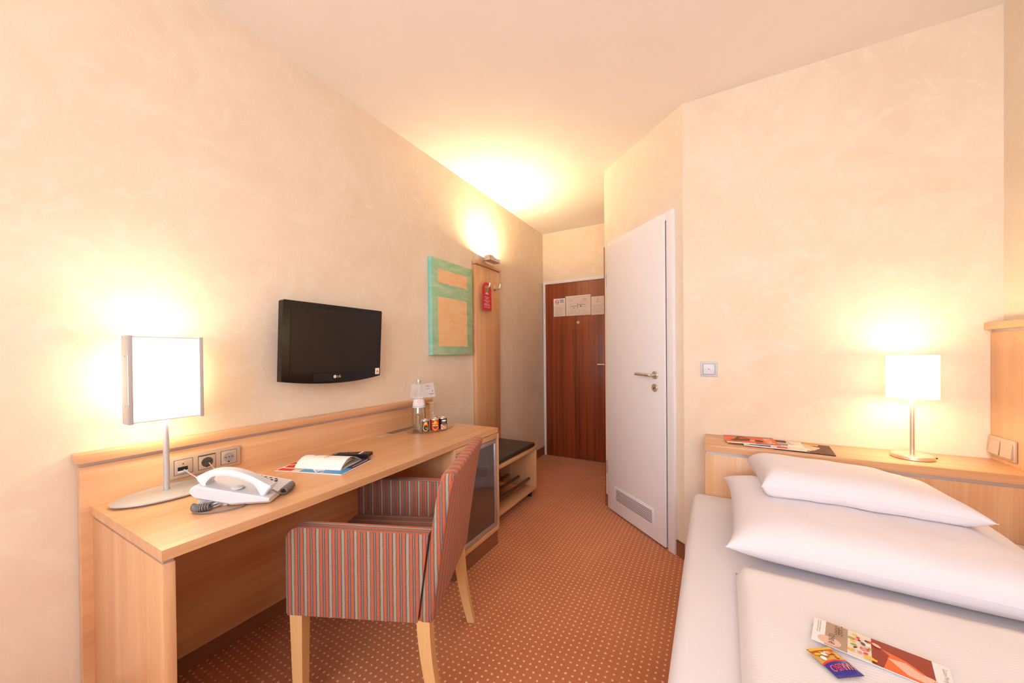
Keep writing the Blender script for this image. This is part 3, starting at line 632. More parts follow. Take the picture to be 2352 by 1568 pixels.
for z in (sz0, sz1 - .003):
    for x in (sx0 + .003, sx1 - .006): Box('edge_rail', M_ALUM, dl, x, x + .003, sy0 + .008, sy1 - .008, z, z + .003)
for k, (z, dz) in enumerate(((1.296, 1), (1.016, -1))):
    l = area('desk_lamp_light', (0, 0, 0), (0, 0, dz), .036, .15, (1.4 if dz > 0 else .6), LAMP); l.parent = dl; l.location = Vector((lx, ly, z + .003 * dz)) - dl.location
for sgn in (-1, 1):
    l = area('desk_lamp_light', (0, 0, 0), (sgn, 0, 0), .16, .26, (1.5 if sgn > 0 else .95), LAMP); l.parent = dl; l.location = Vector((lx + sgn * .0275, ly, 1.156)) - dl.location

# ------------------------------------------------------------------ telephone (built in its own frame: x = towards the front, y = towards the right side)
PF = Vector((.778, .628, 0)).normalized(); ang = math.atan2(PF.y, PF.x)
ph = thing('telephone', 'white desk telephone with grey coiled cord in front of the socket strip', 'telephone', (-1.398, .634, ZD), ang)
bm = bmesh.new(); L2, W2 = .112, .090
top = lambda x: .020 + (.078 - .020) * (.5 - x / (2 * L2))
secs = []
for x in (-L2, -L2 + .012, -.06, 0, .06, L2 - .004, L2):
    zt = top(x); zb = .004 + max(0, (-x) / L2) * .030
    if x == -L2: zt -= .012; zb += .010
    secs.append([bm.verts.new((x, y, z)) for y, z in ((-W2, zb + .008), (-W2 + .008, zb), (W2 - .008, zb), (W2, zb + .008), (W2, zt - .004), (W2 - .004, zt), (-W2 + .004, zt), (-W2, zt - .004))])
for S0, S1 in zip(secs[:-1], secs[1:]):
    for k in range(8): bm.faces.new((S0[k], S0[(k + 1) % 8], S1[(k + 1) % 8], S1[k]))
bm.faces.new(secs[0][::-1]); bm.faces.new(secs[-1]); finish(bm, 'body', M_WPLAST, ph, local=True, smooth=True)
bm = bmesh.new(); box(bm, -L2 + .01, -.02, -W2 + .02, W2 - .02, 0, .03); finish(bm, 'stand', M_GPLAST, ph, local=True)
# handset along the left (near) side
path = [(-.100, .072, 0), (-.085, .083, 0), (-.05, .094, 0), (0, .088, 0), (.05, .066, 0), (.085, .042, 0), (.104, .028, 0)]
P_ = spline([(x, -.052, z + .012) for x, z, _ in path], 5); bm = bmesh.new(); rings = []
for i, q in enumerate(P_):
    t = (P_[min(i + 1, len(P_) - 1)] - P_[max(0, i - 1)]).normalized(); nn = Vector((-t.z, 0, t.x)); u = i / (len(P_) - 1)
    e = max(0, abs(2 * u - 1) - .45) / .55; hw = .019 + .006 * e; ht = .009 + .005 * e
    if i in (0, len(P_) - 1): hw *= .8; ht *= .7
    drop = .020 * e
    rings.append([bm.verts.new(q + Vector((0, y, 0)) + nn * z) for y, z in ((-hw, -ht - drop), (hw, -ht - drop), (hw * 1.02, 0), (hw * .8, ht), (-hw * .8, ht), (-hw * 1.02, 0))])
for R0, R1 in zip(rings[:-1], rings[1:]):
    for k in range(6): bm.faces.new((R0[k], R0[(k + 1) % 6], R1[(k + 1) % 6], R1[k]))
bm.faces.new(rings[0][::-1]); bm.faces.new(rings[-1]); bevel_all(bm, .003, 2, 40); finish(bm, 'handset', M_WPLAST, ph, local=True, smooth=True)
bm = bmesh.new()
for k in range(7):
    r = .020 * math.cos(k * .22); 
prof = [(.021, 0), (.018, .004), (.011, .0065), (.0, .0075)]
lathe(bm, prof, (.0, -.052, top(0) - .001), 24, closed=False); finish(bm, 'speaker_grille', M_GPLAST, ph, local=True, smooth=True)
kp = Box('keypad', M_WPLAST, ph, .006, .070, .0, .075, .0, .001, local=True)
for v in kp.data.vertices: v.co.z += top(v.co.x) + .0003
for r_ in range(5):
    for c_ in range(3):
        x = .012 + r_ * .0155; y = .012 + c_ * .018
        bm = bmesh.new(); lathe(bm, [(.0048, 0), (.0048, .003), (.0035, .0038)], (x, y, top(x) + .001), 12); finish(bm, 'key', M_DGREY, ph, local=True, smooth=True)
for k in range(4):
    x = .014 + k * .017; Box('key', M_DGREY, ph, x - .005, x + .005, .064, .069, top(x) + .001, top(x) + .003, .0008, local=True)
for k in range(5):
    x = -.052 + k * .016; Box('memory_key', M_GPLAST, ph, x - .005, x + .005, .066, .080, top(x) + .0008, top(x) + .0022, .0005, local=True)
# coiled cord at the front right edge and its lead to the handset
bm = bmesh.new(); hel = []
for k in range(12 * 12):
    a = 2 * math.pi * k / 12; hel.append((.122 + .011 * math.cos(a), -.012 + .070 * k / 144, .013 + .0105 * math.sin(a)))
tube(bm, hel, .0026, 6); finish(bm, 'coiled_cord', M_CORD, ph, local=True, smooth=True)
bm = bmesh.new(); tube(bm, spline([(.104, -.050, .034), (.116, -.046, .024), (.126, -.032, .012), (.128, -.012, .006)], 8), .0024, 8); finish(bm, 'cord_lead', M_CORD, ph, local=True, smooth=True)
# cable bundle behind the near rear corner
bm = bmesh.new(); hel = []
for k in range(9 * 12):
    a = 2 * math.pi * k / 12; hel.append((-.098 + .05 * k / 108, -.100 - .012 * math.sin(k / 108 * 3.1) + .010 * math.cos(a), .0125 + .0095 * math.sin(a)))
tube(bm, hel, .0028, 6); finish(bm, 'coiled_cord', M_CORD, ph, local=True, smooth=True)
for k in range(5):
    bm = bmesh.new(); c = Vector((-.066 + .004 * k, -.072 + .004 * k, .010 + .004 * k)); 
    tube(bm, [c + Vector((.034 * math.cos(a) * (1 - .05 * k), .020 * math.sin(a), .006 * math.sin(a + k))) for a in [2 * math.pi * j / 24 for j in range(25)]], .0022, 6, cap=False); finish(bm, 'cable_loop', M_SCORD, ph, local=True, smooth=True)
bm = bmesh.new(); tube(bm, spline([(-.095, -.108, .004), (-.06, -.128, .003), (0, -.122, .003), (.035, -.098, .003), (.04, -.08, .004)], 8), .0026, 8); finish(bm, 'cord_lead', M_CORD, ph, local=True, smooth=True)
# leads from the sockets to the telephone
def lead(name, label, pts, r, m):
    bm = bmesh.new(); tube(bm, spline(pts, 8), r, 8); return tag(finish(bm, name, m, None, smooth=True), label, 'cable')
lead('telephone_lead', 'flat silver telephone lead plugged into the leftmost socket', [(XP + .014, .590, .803), (XP + .06, .594, .792), (XP + .16, .590, .785), (-1.532, .578, .788)], .0022, M_SCORD)
lead('power_lead', 'thin beige lead plugged into the middle socket behind the telephone', [(XP + .014, .668, .809), (XP + .05, .664, .800), (-1.62, .650, .790), (-1.545, .640, .798)], .0018, M_CHAMP)

# ------------------------------------------------------------------ magazine, brochure and remote control on the desk
def slab(bm, o, X, Y, w, h, t, mi=0): obox(bm, o, X, Y, 0, w, 0, h, 0, t, 0, 2, mi)
mgX = Vector((-.30, .953, 0)).normalized(); mgY = Vector((-.953, -.30, 0)).normalized()   # title edge towards the wall side
mo = Vector((-1.299, .926, ZD))
bm = bmesh.new(); slab(bm, mo, mgX, mgY, .212, .312, .004); mz = tag(finish(bm, 'magazine', M_PAPER), 'blue and red television magazine lying under the white brochure', 'magazine')
p = Print(mo + Vector((0, 0, .004)), mgX, mgY, .0004)
p.rect(0, .212, 0, .312, M_BLUE); p.rect(0, .150, .235, .312, M_RED); p.rect(.150, .212, .235, .312, M_GREYP); p.rect(0, .05, .198, .235, M_CREAM); p.rect(.075, .212, 0, .085, M_NAVY)
p.text('TV', .098, .062, .274, M_PAPER); p.text('4', .080, .022, .124, M_PAPER); p.rect(.004, .010, .085, .100, M_PAPER); p.lines(.02, .046, .203, .230, 4, M_INK, .003)
p.lines(.090, .195, .050, .075, 2, M_CREAM, .008); p.rect(.090, .200, .012, .016, M_CREAM)
p.done('cover_print', mz)
# brochure, its cover bowed up
bo = Vector((-1.340, .953, ZD + .0052)); bX = Vector((-.940, -.342, 0)).normalized(); bY = Vector((-.342, .940, 0)).normalized()
bw, bh = .214, .150
def bow(v): t = v / bh; return .034 * (math.sin(math.pi * min(1, t * 1.0) ** .85)) if t < 1 else 0
def brochure_sheet(bm, lift, flat=1.0, th=.0008):
    n = 18; rows = []
    for dz in (0, th):
        row = []
        for k in range(n + 1):
            v = bh * k / n; z = lift + flat * bow(v) + dz
            row.append([bm.verts.new(bo + bX * u * (1 + .0) + bY * v + Vector((0, 0, z))) for u in (0, bw)])
        rows.append(row)
    for k in range(n):
        for row, rev in ((rows[0], True), (rows[1], False)):
            q = [row[k][0], row[k + 1][0], row[k + 1][1], row[k][1]]; bm.faces.new(q[::-1] if rev else q)
        for j in (0, 1): bm.faces.new((rows[0][k][j], rows[0][k + 1][j], rows[1][k + 1][j], rows[1][k][j]))
    for k in (0, n): bm.faces.new((rows[0][k][0], rows[0][k][1], rows[1][k][1], rows[1][k][0]))
br = thing('brochure', 'white stapled brochure with bowed cover lying on the magazine', 'brochure', bo + bX * .1 + bY * .07)
bm = bmesh.new(); brochure_sheet(bm, .0024, 1.0); finish(bm, 'front_cover', M_PAPER, br, smooth=True, angle=60)
for k, fl in enumerate((.82, .62)):
    bm = bmesh.new(); brochure_sheet(bm, .0012 + .0004 * (1 - k), fl, .0005); finish(bm, 'inner_page', M_CREAM, br, smooth=True, angle=60)
bm = bmesh.new(); brochure_sheet(bm, 0, 0, .0008); finish(bm, 'back_cover', M_PAPER, br)
# print on the cover: letters run along the long side
def bmap(a, b, h): return bo + bX * (bw - a) + bY * b + Vector((0, 0, .0036 + bow(b) + h))
M_PRED = mat('faded_red_ink', srgb(196, 120, 120), .7)
p = Print(bo, bX, bY, .0006, fold=bmap)
for k in range(7): p.disc(.050 + .006 * math.sin(k * 1.7), .066 + k * .006, .006, .0022, M_PRED, 8, .5)
for k in range(16): p.disc(.108 + .004 * math.sin(k * 2.1), .044 + k * .004, .0018, .0024, M_PRED, 7)
for k in range(13): p.disc(.120 + .003 * math.sin(k * 1.3), .048 + k * .004, .0018, .0024, M_PRED, 7)
p.done('cover_print', br)
# remote control
ra = math.atan2(.075, .172)
rc = thing('remote_control', 'black television remote control behind the white brochure', 'remote', (-1.487, 1.112, ZD), ra)
bm = bmesh.new(); pr = [(-.095, .004), (-.092, 0), (.080, 0), (.095, .010), (.095, .022), (.088, .024), (-.088, .015), (-.095, .011)]
A_ = [bm.verts.new((x, -.024, z)) for x, z in pr]; B_ = [bm.verts.new((x, .024, z)) for x, z in pr]
for k in range(8): bm.faces.new((A_[k], A_[(k + 1) % 8], B_[(k + 1) % 8], B_[k]))
bm.faces.new(A_[::-1]); bm.faces.new(B_); bevel_all(bm, .003, 2, 25); finish(bm, 'body', M_BLACK, rc, local=True, smooth=True)
rz = lambda x: .015 + (x + .088) / .176 * .009
for i in range(9):
    for j in range(3):
        x = -.074 + i * .0178; y = -.014 + j * .014
        m = M_CREAM if i == 7 else (M_RED, M_GREENP, M_BLUE)[j] if i == 0 and j < 3 else M_DGREY
        Box('button', m, rc, x - .0045, x + .0045, y - .004, y + .004, rz(x) - .001, rz(x) + .0018, .0008, local=True)

# ------------------------------------------------------------------ tray with bottle, glass and cans
tr = tag(link(bpy.data.objects.new('oval_tray', None)), 'clear oval acrylic tray holding bottle, glass and cans on the desk', 'tray'); tr.location = (-1.592, 1.790, ZD); ZD += .0026
bm = bmesh.new(); rings = []
for s, z in ((.93, 0), (1.0, .006), (.985, .006), (.92, .0018)):
    rings.append([bm.verts.new((-1.592 + .112 * s * math.cos(t), 1.790 + .190 * s * math.sin(t), ZD + z)) for t in [2 * math.pi * k / 48 for k in range(48)]])
for R0, R1 in zip(rings[:-1], rings[1:]):
    for k in range(48): bm.faces.new((R0[k], R0[(k + 1) % 48], R1[(k + 1) % 48], R1[k]))
bm.faces.new(rings[0][::-1]); bm.faces.new(rings[-1]); finish(bm, 'dish', M_TRAY, tr, smooth=True)
ZT = ZD + .0024; ZD -= .0026
bc = (-1.628, 1.712, ZT)
bt = thing('water_bottle', 'clear glass mineral water bottle with white and blue label', 'bottle', bc)
bprof = [(.033, 0), (.039, .004), (.040, .02), (.0445, .065), (.0465, .10), (.0435, .125), (.0385, .148), (.034, .180), (.0295, .210), (.024, .235), (.0185, .255), (.0150, .280), (.0132, .300)]
bm = bmesh.new(); lathe(bm, bprof, bc, 36); finish(bm, 'glass_body', M_BOTTLE, bt, smooth=True)
M_WATER = glass('water', (.90, .93, .90, 1), .02)
bm = bmesh.new(); lathe(bm, [(r - .003, z + (.003 if k == 0 else 0)) for k, (r, z) in enumerate(bprof[:11])], bc, 30); finish(bm, 'water', M_WATER, bt, smooth=True)
bm = bmesh.new(); lathe(bm, [(.0140, .296), (.0145, .298), (.0145, .314), (.0125, .319)], bc, 24); finish(bm, 'cap', M_STEEL, bt, smooth=True)
def rad(z):
    for (r0, z0), (r1, z1) in zip(bprof[:-1], bprof[1:]):
        if z0 <= z <= z1: return r0 + (r1 - r0) * (z - z0) / (z1 - z0)
    return .03
def wrap(c, rf, face):   # print on a round body; face = angle towards the viewer
    def f(a, b, h): r = rf(b) + .0006 + h; t = face + a / rf(b); return Vector((c[0] + r * math.cos(t), c[1] + r * math.sin(t), c[2] + b))
    return f
def band(p, a0, a1, b0, b1, m, n=24, nb=3):
    p.k += 1; h = p.lift + p.k * 0.00006
    for i in range(n):
        for j in range(nb):
            A0, A1 = a0 + (a1 - a0) * i / n, a0 + (a1 - a0) * (i + 1) / n; B0, B1 = b0 + (b1 - b0) * j / nb, b0 + (b1 - b0) * (j + 1) / nb
            f = p.bm.faces.new([p.bm.verts.new(p._p(x, y, h)) for x, y in ((A0, B0), (A1, B0), (A1, B1), (A0, B1))]); f.material_index = p._mi(m)
vd = math.atan2(-1.712, 1.628)
p = Print(bc, (1, 0, 0), (0, 1, 0), .0002, fold=wrap(bc, rad, vd))
M_LBLUE = mat('pale_blue_print', srgb(176, 206, 226), .5)
band(p, -.062, .062, .143, .213, M_PAPER, 30, 8); band(p, -.062, .062, .143, .156, M_LBLUE, 30, 2); p.text('GEROLSTEINER', .0115, 0, .199, M_BINK)
for k in range(8): t = 2 * math.pi * k / 8; p.disc(.002 + .008 * math.cos(t), .180 + .008 * math.sin(t), .002, .002, M_RED, 8)
p.rect(-.015, .015, .163, .165, M_PALEINK)
p.done('label', bt)
# folded card hung on the bottle neck
ck = thing('bottle_card', 'white folded card and frosted sleeve hung on the neck of the bottle', 'card', (bc[0], bc[1], ZD + .205))
ctr = Vector(bc) + Vector((.69, -.73, 0)) * .050
RTh = Vector((.875, .485, 0)); FWh = Vector((-.485, .875, 0))
def cardpt(a, z, back): return ctr + RTh * a + FWh * back + Vector((0, 0, z))
bm = bmesh.new(); bm.faces.new([bm.verts.new(cardpt(a, z, k)) for a, z, k in ((-.062, .206, .02), (.026, .206, 0), (.020, .291, 0), (-.050, .291, .02))]); bmesh.ops.solidify(bm, geom=bm.faces[:], thickness=.0008); finish(bm, 'frosted_sleeve', M_FROST, ck)
bm = bmesh.new()
for (z0, z1, a0, a1) in ((.204, .211, -.063, .026), (.284, .292, -.051, .021)):
    bm.faces.new([bm.verts.new(cardpt(a, z, k)) for a, z, k in ((a0, z0, .0190), (a1, z0, -.002), (a1, z1, -.002), (a0, z1, .0190))])
bmesh.ops.solidify(bm, geom=bm.faces[:], thickness=.0015); finish(bm, 'fold_edge', M_PAPER, ck)
cpts = ((.018, .207, .003), (.098, .212, .03), (.085, .300, .03), (.014, .291, .003))
bm = bmesh.new(); bm.faces.new([bm.verts.new(cardpt(*q)) for q in cpts]); bmesh.ops.solidify(bm, geom=bm.faces[:], thickness=.0008); finish(bm, 'text_panel', M_PAPER, ck)
def cmap(a, b, h):   # a,b in 0..1
    q0 = cardpt(*cpts[0]).lerp(cardpt(*cpts[1]), a); q1 = cardpt(*cpts[3]).lerp(cardpt(*cpts[2]), a); return q0.lerp(q1, b) - FWh * (.0015 + h)
p = Print((0, 0, 0), (1, 0, 0), (0, 1, 0), .0003, fold=cmap)
for a0, a1, b in ((.35, .6, .85), (.35, .75, .78), (.38, .66, .62)): p.rect(a0, a1, b - .012, b + .012, M_INK)
p.disc(.84, .42, .03, .05, M_NAVY, 10); p.rect(.55, .93, .2, .24, M_INK); p.disc(.72, .13, .02, .03, M_INK, 8)
p.done('print', ck)
# upturned wine glass
gc = (-1.600, 1.812, ZT)
gp = [(.0325, .0), (.0345, .02), (.0350, .045), (.0300, .066), (.0180, .079), (.0060, .086), (.0040, .095), (.0038, .140), (.0060, .152), (.0200, .159), (.0350, .1615), (.0350, .1630), (.0, .1640)]
bm = bmesh.new(); lathe(bm, gp, gc, 36, closed=False); tag(finish(bm, 'wine_glass', M_GLASS, smooth=True, angle=60), 'clear wine glass standing upside down behind the cans', 'glass')
# cans
def can(c, label, base, fn):
    t = thing('can', label, 'can', c, 0, 'three small cans on the oval tray')
    bm = bmesh.new(); lathe(bm, [(.0235, 0), (.0262, .002), (.0262, .070), (.0250, .0725), (.0250, .074), (.0235, .074), (.0230, .0715), (0, .0715)], c, 32, closed=False); finish(bm, 'tin', M_STEEL, t, smooth=True)
    f = math.atan2(-c[1], -c[0]); p = Print(c, (1, 0, 0), (0, 1, 0), .0002, fold=wrap(c, lambda z: .0262, f)); band(p, -.080, .080, .003, .069, base, 40, 1); fn(p); p.done('label', t)
def c1(p):
    p.disc(.006, .026, .017, .020, M_YELL, 24); p.disc(.006, .028, .013, .015, M_BINK, 20); p.disc(.009, .026, .007, .006, M_GREYP, 10, jit=.3); p.rect(-.012, .022, .042, .049, M_ORANGE); p.disc(.006, .055, .011, .009, M_YELL, 14, jit=.15); band(p, -.034, -.020, .003, .069, M_PALEINK, 4)
    for k in range(5): p.rect(-.031, -.023, .010 + .011 * k, .015 + .011 * k, M_BINK)
def c2(p):
    p.disc(.004, .026, .018, .020, M_YELL, 24); p.disc(.004, .028, .014, .015, M_DRED, 20); p.rect(-.012, .020, .032, .038, M_CREAM); p.rect(-.014, .024, .046, .052, M_YELL); p.disc(.005, .057, .010, .007, M_YELL, 14, jit=.15); band(p, -.040, -.024, .003, .069, M_BINK, 4)
def c3(p):
    band(p, -.012, .030, .003, .034, M_SKIN, 10)
    for k in range(9): p.disc(random.uniform(-.008, .026), random.uniform(.008, .030), .005, .0035, (M_ORANGE, M_BROWNP, M_YELL)[k % 3], 8, random.uniform(0, 3))
    p.disc(.010, .056, .015, .006, M_PAPER, 16); p.rect(-.004, .024, .043, .045, M_GREYP); p.rect(-.004, .020, .039, .041, M_GREYP)
    for k in range(5): p.rect(-.032, -.022, .010 + .011 * k, .014 + .011 * k, M_GREYP)
can((-1.553, 1.683, ZT), 'dark snack can with yellow emblem, nearest to the water bottle', mat('dark_grey_can', srgb(86, 78, 84), .4), c1)
can((-1.522, 1.738, ZT), 'red snack can with yellow oval, middle of the three cans', mat('red_can', srgb(206, 44, 40), .4), c2)
can((-1.510, 1.800, ZT), 'black snack can with nuts pictured, farthest of the three cans', mat('black_can', srgb(34, 32, 38), .4), c3)

# ------------------------------------------------------------------ upholstered armchair (local: x = towards the back, y = towards the far side)
chA = math.atan2(.40, .917)
ch = thing('armchair', 'striped upholstered armchair with pale wooden legs pushed under the desk', 'chair', (-1.139, 1.031, 0), chA)
S_X = stripes('stripes_lengthwise', 0, phase=.15); S_Y = stripes('stripes_crosswise', 1, phase=.10)
def by_normal(o, fn):
    for f in o.data.polygons: f.material_index = fn(f)
def arm(y0, y1):
    bm = bmesh.new(); nseg = 5
    # side outline with a rounded front top corner
    pr = [(-.248, .354), (-.253, .362)]; r = .05
    pr += [(-.253 + r - r * math.cos(a), .652 - r + r * math.sin(a)) for a in [math.pi / 2 * k / 6 for k in range(7)]]
    pr += [(.244, .644), (.204, .354)]
    A1 = [bm.verts.new((x, y0, z)) for x, z in pr]; B1 = [bm.verts.new((x, y1, z)) for x, z in pr]; n = len(pr)
    for k in range(n): bm.faces.new((A1[k], A1[(k + 1) % n], B1[(k + 1) % n], B1[k]))
    bm.faces.new(A1[::-1]); bm.faces.new(B1); bevel_all(bm, .010, 3, 50)
    o = finish(bm, 'armrest', [S_X, S_Y], ch, local=True, smooth=True); by_normal(o, lambda f: 0 if abs(f.normal.y) > .6 else 1)
    for yy in (y0, y1):
        bm = bmesh.new(); tube(bm, [(x, yy + (.004 if yy == y0 else -.004), z - .002) for x, z in pr[1:-1]], .0026, 6); finish(bm, 'seam_piping', S_Y, o, local=True, smooth=True)
arm(-.262, -.212); arm(.212, .262)
bm = bmesh.new(); box(bm, -.250, .225, -.199, .199, .360, .400, .006); 
o = finish(bm, 'seat_frame', S_Y, ch, local=True, smooth=True)
bm = bmesh.new(); box(bm, -.262, .222, -.210, .210, .401, .494, .022, 4)
for v in bm.verts:
    if v.co.z > .45: v.co.z += .012 * (1 - (v.co.y / .21) ** 2)
finish(bm, 'seat_cushion', S_Y, ch, local=True, smooth=True)
bm = bmesh.new(); nz_ = 12
for k in range(nz_ + 1): pass
box(bm, .208, .256, -.262, .262, .350, .845, .014, 3)
bmesh.ops.subdivide_edges(bm, edges=[e for e in bm.edges if abs(e.verts[0].co.z - e.verts[1].co.z) > .3], cuts=8)
for v in bm.verts:
    t = max(0.0, (v.co.z - .35) / .495); v.co.x += .075 * t ** 1.15 + (.006 if t > .9 else 0)
o = finish(bm, 'backrest', [S_X, stripes('stripes_back', 1, phase=.10, pile=.08)], ch, local=True, smooth=True)
M_SX2 = stripes('stripes_back_edge', 0, period=.040, phase=.35); o.data.materials[0] = M_SX2
by_normal(o, lambda f: 0 if abs(f.normal.y) > .7 else 1)
def leg(x, y, rear):
    bm = bmesh.new(); rings = []
    for k in range(9):
        t = k / 8; z = .358 * (1 - t); hw = .022 - .006 * t; dx = (.055 * t ** 1.8) if rear else 0.0
        rings.append([bm.verts.new((x + dx + sx * hw, y + sy * hw, z)) for sx, sy in ((-1, -1), (1, -1), (1, 1), (-1, 1))])
    for R0, R1 in zip(rings[:-1], rings[1:]):
        for k in range(4): bm.faces.new((R0[k], R0[(k + 1) % 4], R1[(k + 1) % 4], R1[k]))
    bm.faces.new(rings[0][::-1]); bm.faces.new(rings[-1]); finish(bm, 'leg', M_LEG, ch, local=True, smooth=True, angle=40)
for y in (-.236, .236): leg(-.222, y, False); leg(.222, y, True)

# ------------------------------------------------------------------ headboard shelf behind the bed
ZS = .7615
hb = thing('headboard_shelf', 'beech headboard cabinet with shelf top and silver groove behind the bed', 'headboard', (.5, 2.22, 0))
Box('front_panel', M_WZ, hb, -.034, 1.046, 2.090, 2.110, 0, .712, .0015); Box('groove_strip', M_ALU, hb, -.030, 1.046, 2.094, 2.112, .712, .726); Box('shelf_top', M_WX, hb, -.037, 1.048, 2.082, YR - .001, .726, ZS, .003); Box('end_panel', M_WZ, hb, -.034, -.014, 2.110, YR - .001, 0, .726, .001)
sp = thing('side_panel_board', 'yellow lit beech wall panel with cap on the right wall', 'wall panel', (1.07, 1.9, 0))
Box('board', M_WZ, sp, 1.049, XR - .001, 1.40, YR - .001, .05, 1.306, .002); Box('groove_strip', M_ALU, sp, 1.053, XR - .001, 1.403, YR - .001, 1.306, 1.316); Box('cap', M_WY, sp, 1.030, XR - .001, 1.395, YR - .001, 1.316, 1.346, .003)
ds = thing('double_switch', 'champagne double light switch low on the yellow lit panel', 'switch', (1.049, 2.28, .784))
bm = bmesh.new(); box(bm, 1.040, 1.0485, 2.200, 2.352, .782, .866, .002); finish(bm, 'cover_frame', M_CHAMP, ds, smooth=True)
for y0 in (2.208, 2.280):
    bm = bmesh.new(); Ap = [(1.0395, .793), (1.033, .793), (1.0385, .852), (1.0395, .852)]
    Q0 = [bm.verts.new((x, y0, z)) for x, z in Ap]; Q1 = [bm.verts.new((x, y0 + .063, z)) for x, z in Ap]
    for k in range(4): bm.faces.new((Q0[k], Q0[(k + 1) % 4], Q1[(k + 1) % 4], Q1[k]))
    bm.faces.new(Q0[::-1]); bm.faces.new(Q1); finish(bm, 'rocker', M_CHAMP, ds)
# light switch beside the white door
ls = thing('light_switch', 'white square light switch on the wall beside the white door', 'switch', (-.017, YR, 1.092))
bm = bmesh.new(); box(bm, -.059, .026, YR - .009, YR - .0005, 1.092, 1.176, .003); finish(bm, 'cover_frame', M_GPLAST, ls, smooth=True)
rk = Box('rocker', M_WPLAST, ls, -.046, .013, YR - .013, YR - .0092, 1.105, 1.163, .002); Box('gap', M_DGREY, ls, -.0475, .0145, YR - .0096, YR - .009, 1.1035, 1.1645)
Box('indicator', M_DGREY, rk, -.021, -.012, YR - .0136, YR - .0131, 1.1325, 1.1355)

# bedside lamp
bl = Vector((.762, 2.222, ZS))
lb = thing('bedside_lamp', 'lit white cylinder shade lamp on round metal base on the headboard shelf', 'lamp', bl)
bm = bmesh.new(); lathe(bm, [(.064, 0), (.0675, .002), (.0675, .013), (.064, .0165), (0, .0165)], bl, 40, closed=False); finish(bm, 'base', M_STEEL, lb, smooth=True)
bm = bmesh.new(); lathe(bm, [(.0078, .0165), (.0078, .26), (.0095, .262), (.0095, .275)], bl, 20); finish(bm, 'stem', M_STEEL, lb, smooth=True)
M_SHADE = glow('lit_opal_shade', (1, .86, .60, 1), 2.0)
bm = bmesh.new(); lathe(bm, [(.080, .262), (.080, .448), (.0785, .448), (.0785, .262), (.080, .262)], bl, 48, closed=False); finish(bm, 'shade', M_SHADE, lb, smooth=True)
bm = bmesh.new(); lathe(bm, [(.0, .275), (.012, .278), (.022, .300), (.028, .325), (.024, .350), (.0, .362)], bl, 24, closed=False); finish(bm, 'bulb', glow('bulb_glow', (1, .8, .5, 1), 5), lb, smooth=True)
bm = bmesh.new(); tube(bm, [bl + Vector((.066, -.006, .008)), bl + Vector((.075, -.007, .008))], .003, 8); finish(bm, 'switch_knob', M_BLACK, lb)
l = bpy.data.lights.new('bedside_light', 'POINT'); l.energy = 2.7; l.color = LAMP; l.shadow_soft_size = .09; lo = link(bpy.data.objects.new('bedside_light', l)); lo.parent = lb; lo.location = (0, 0, .36)
for v_, dz in ((.452, 1), (.258, -1)):
    l = area('bedside_light', (0, 0, 0), (0, 0, dz), .13, .13, .9, LAMP); l.data.shape = 'DISK'; l.parent = lb; l.location = (0, 0, v_)

# magazines on the shelf
def shelfmag(label, cx, cy, a, w, h, z, t, fn, base=M_PAPER):
    X = Vector((math.cos(a), math.sin(a), 0)); Y = Vector((-math.sin(a), math.cos(a), 0)); o_ = Vector((cx, cy, z)) - X * w / 2 - Y * h / 2
    bm = bmesh.new(); slab(bm, o_, X, Y, w, h, t); m_ = tag(finish(bm, 'magazine', base), label, 'magazine', 'magazines on the headboard shelf')
    p = Print(o_ + Vector((0, 0, t)), X, Y, .0004); fn(p, w, h); p.done('cover_print', m_)
def s3(p, w, h):
    p.rect(0, w, 0, h, M_BROWNP); p.disc(w * .5, h * .55, w * .3, h * .3, M_SKIN, 20, jit=.12); p.disc(w * .45, h * .3, w * .2, h * .18, M_CREAM, 16, jit=.2); p.rect(w * .45, w * .8, h * .82, h * .95, M_YELL); p.rect(w * .3, w * .6, h * .05, h * .09, M_CREAM)
def s2(p, w, h):
    p.rect(w * .02, w * .98, h * .02, h * .98, M_CREAM); p.rect(w * .35, w * .75, h * .70, h * .98, M_BROWNP); p.text('M', h * .20, w * .5, h * .84, M_SKIN); p.rect(w * .10, w * .45, h * .06, h * .22, M_NAVY); p.rect(w * .55, w * .72, h * .04, h * .22, M_RED); p.rect(w * .40, w * .85, h * .36, h * .62, M_GREYP); p.rect(w * .75, w * .97, h * .30, h * .55, M_PAPER)
    for k in range(8): p.disc(w * random.uniform(.4, .9), h * random.uniform(.25, .9), w * .03, h * .04, (M_BROWNP, M_PINKP, M_TAUPE)[k % 3], 8)
def s1(p, w, h):
    p.rect(0, w, h * .07, h * .93, M_ORANGE); p.rect(0, w, h * .93, h, M_NAVY); p.rect(w * .55, w, 0, h * .07, M_NAVY)
    p.poly([(w * .08, h * .35), (w * .20, h * .55), (w * .28, h * .88), (w * .34, h * .90), (w * .30, h * .62), (w * .50, h * .55), (w * .52, h * .38), (w * .35, h * .28), (w * .15, h * .22)], M_BROWNP); p.poly([(w * .28, h * .86), (w * .36, h * .90), (w * .54, h * .62), (w * .48, h * .55)], M_BROWNP)
    p.disc(w * .66, h * .40, w * .09, h * .17, M_BROWNP, 14, jit=.1); p.disc(w * .53, h * .42, w * .05, h * .10, M_SKIN, 12); p.text('SHOPS', h * .27, w * .86, h * .5, M_PAPER, rot=math.pi / 2)
shelfmag('dark brown magazine with yellow print, undermost and rightmost on the shelf', .378, 2.208, -.10, .225, .200, ZS, .0035, s3, M_BINK)
shelfmag('white collage magazine between the orange and brown ones on the shelf', .262, 2.214, -.04, .245, .195, ZS + .0052, .003, s2)
shelfmag('orange magazine titled in white, topmost of the three on the shelf', .170, 2.226, .09, .225, .165, ZS + .0098, .0032, s1)

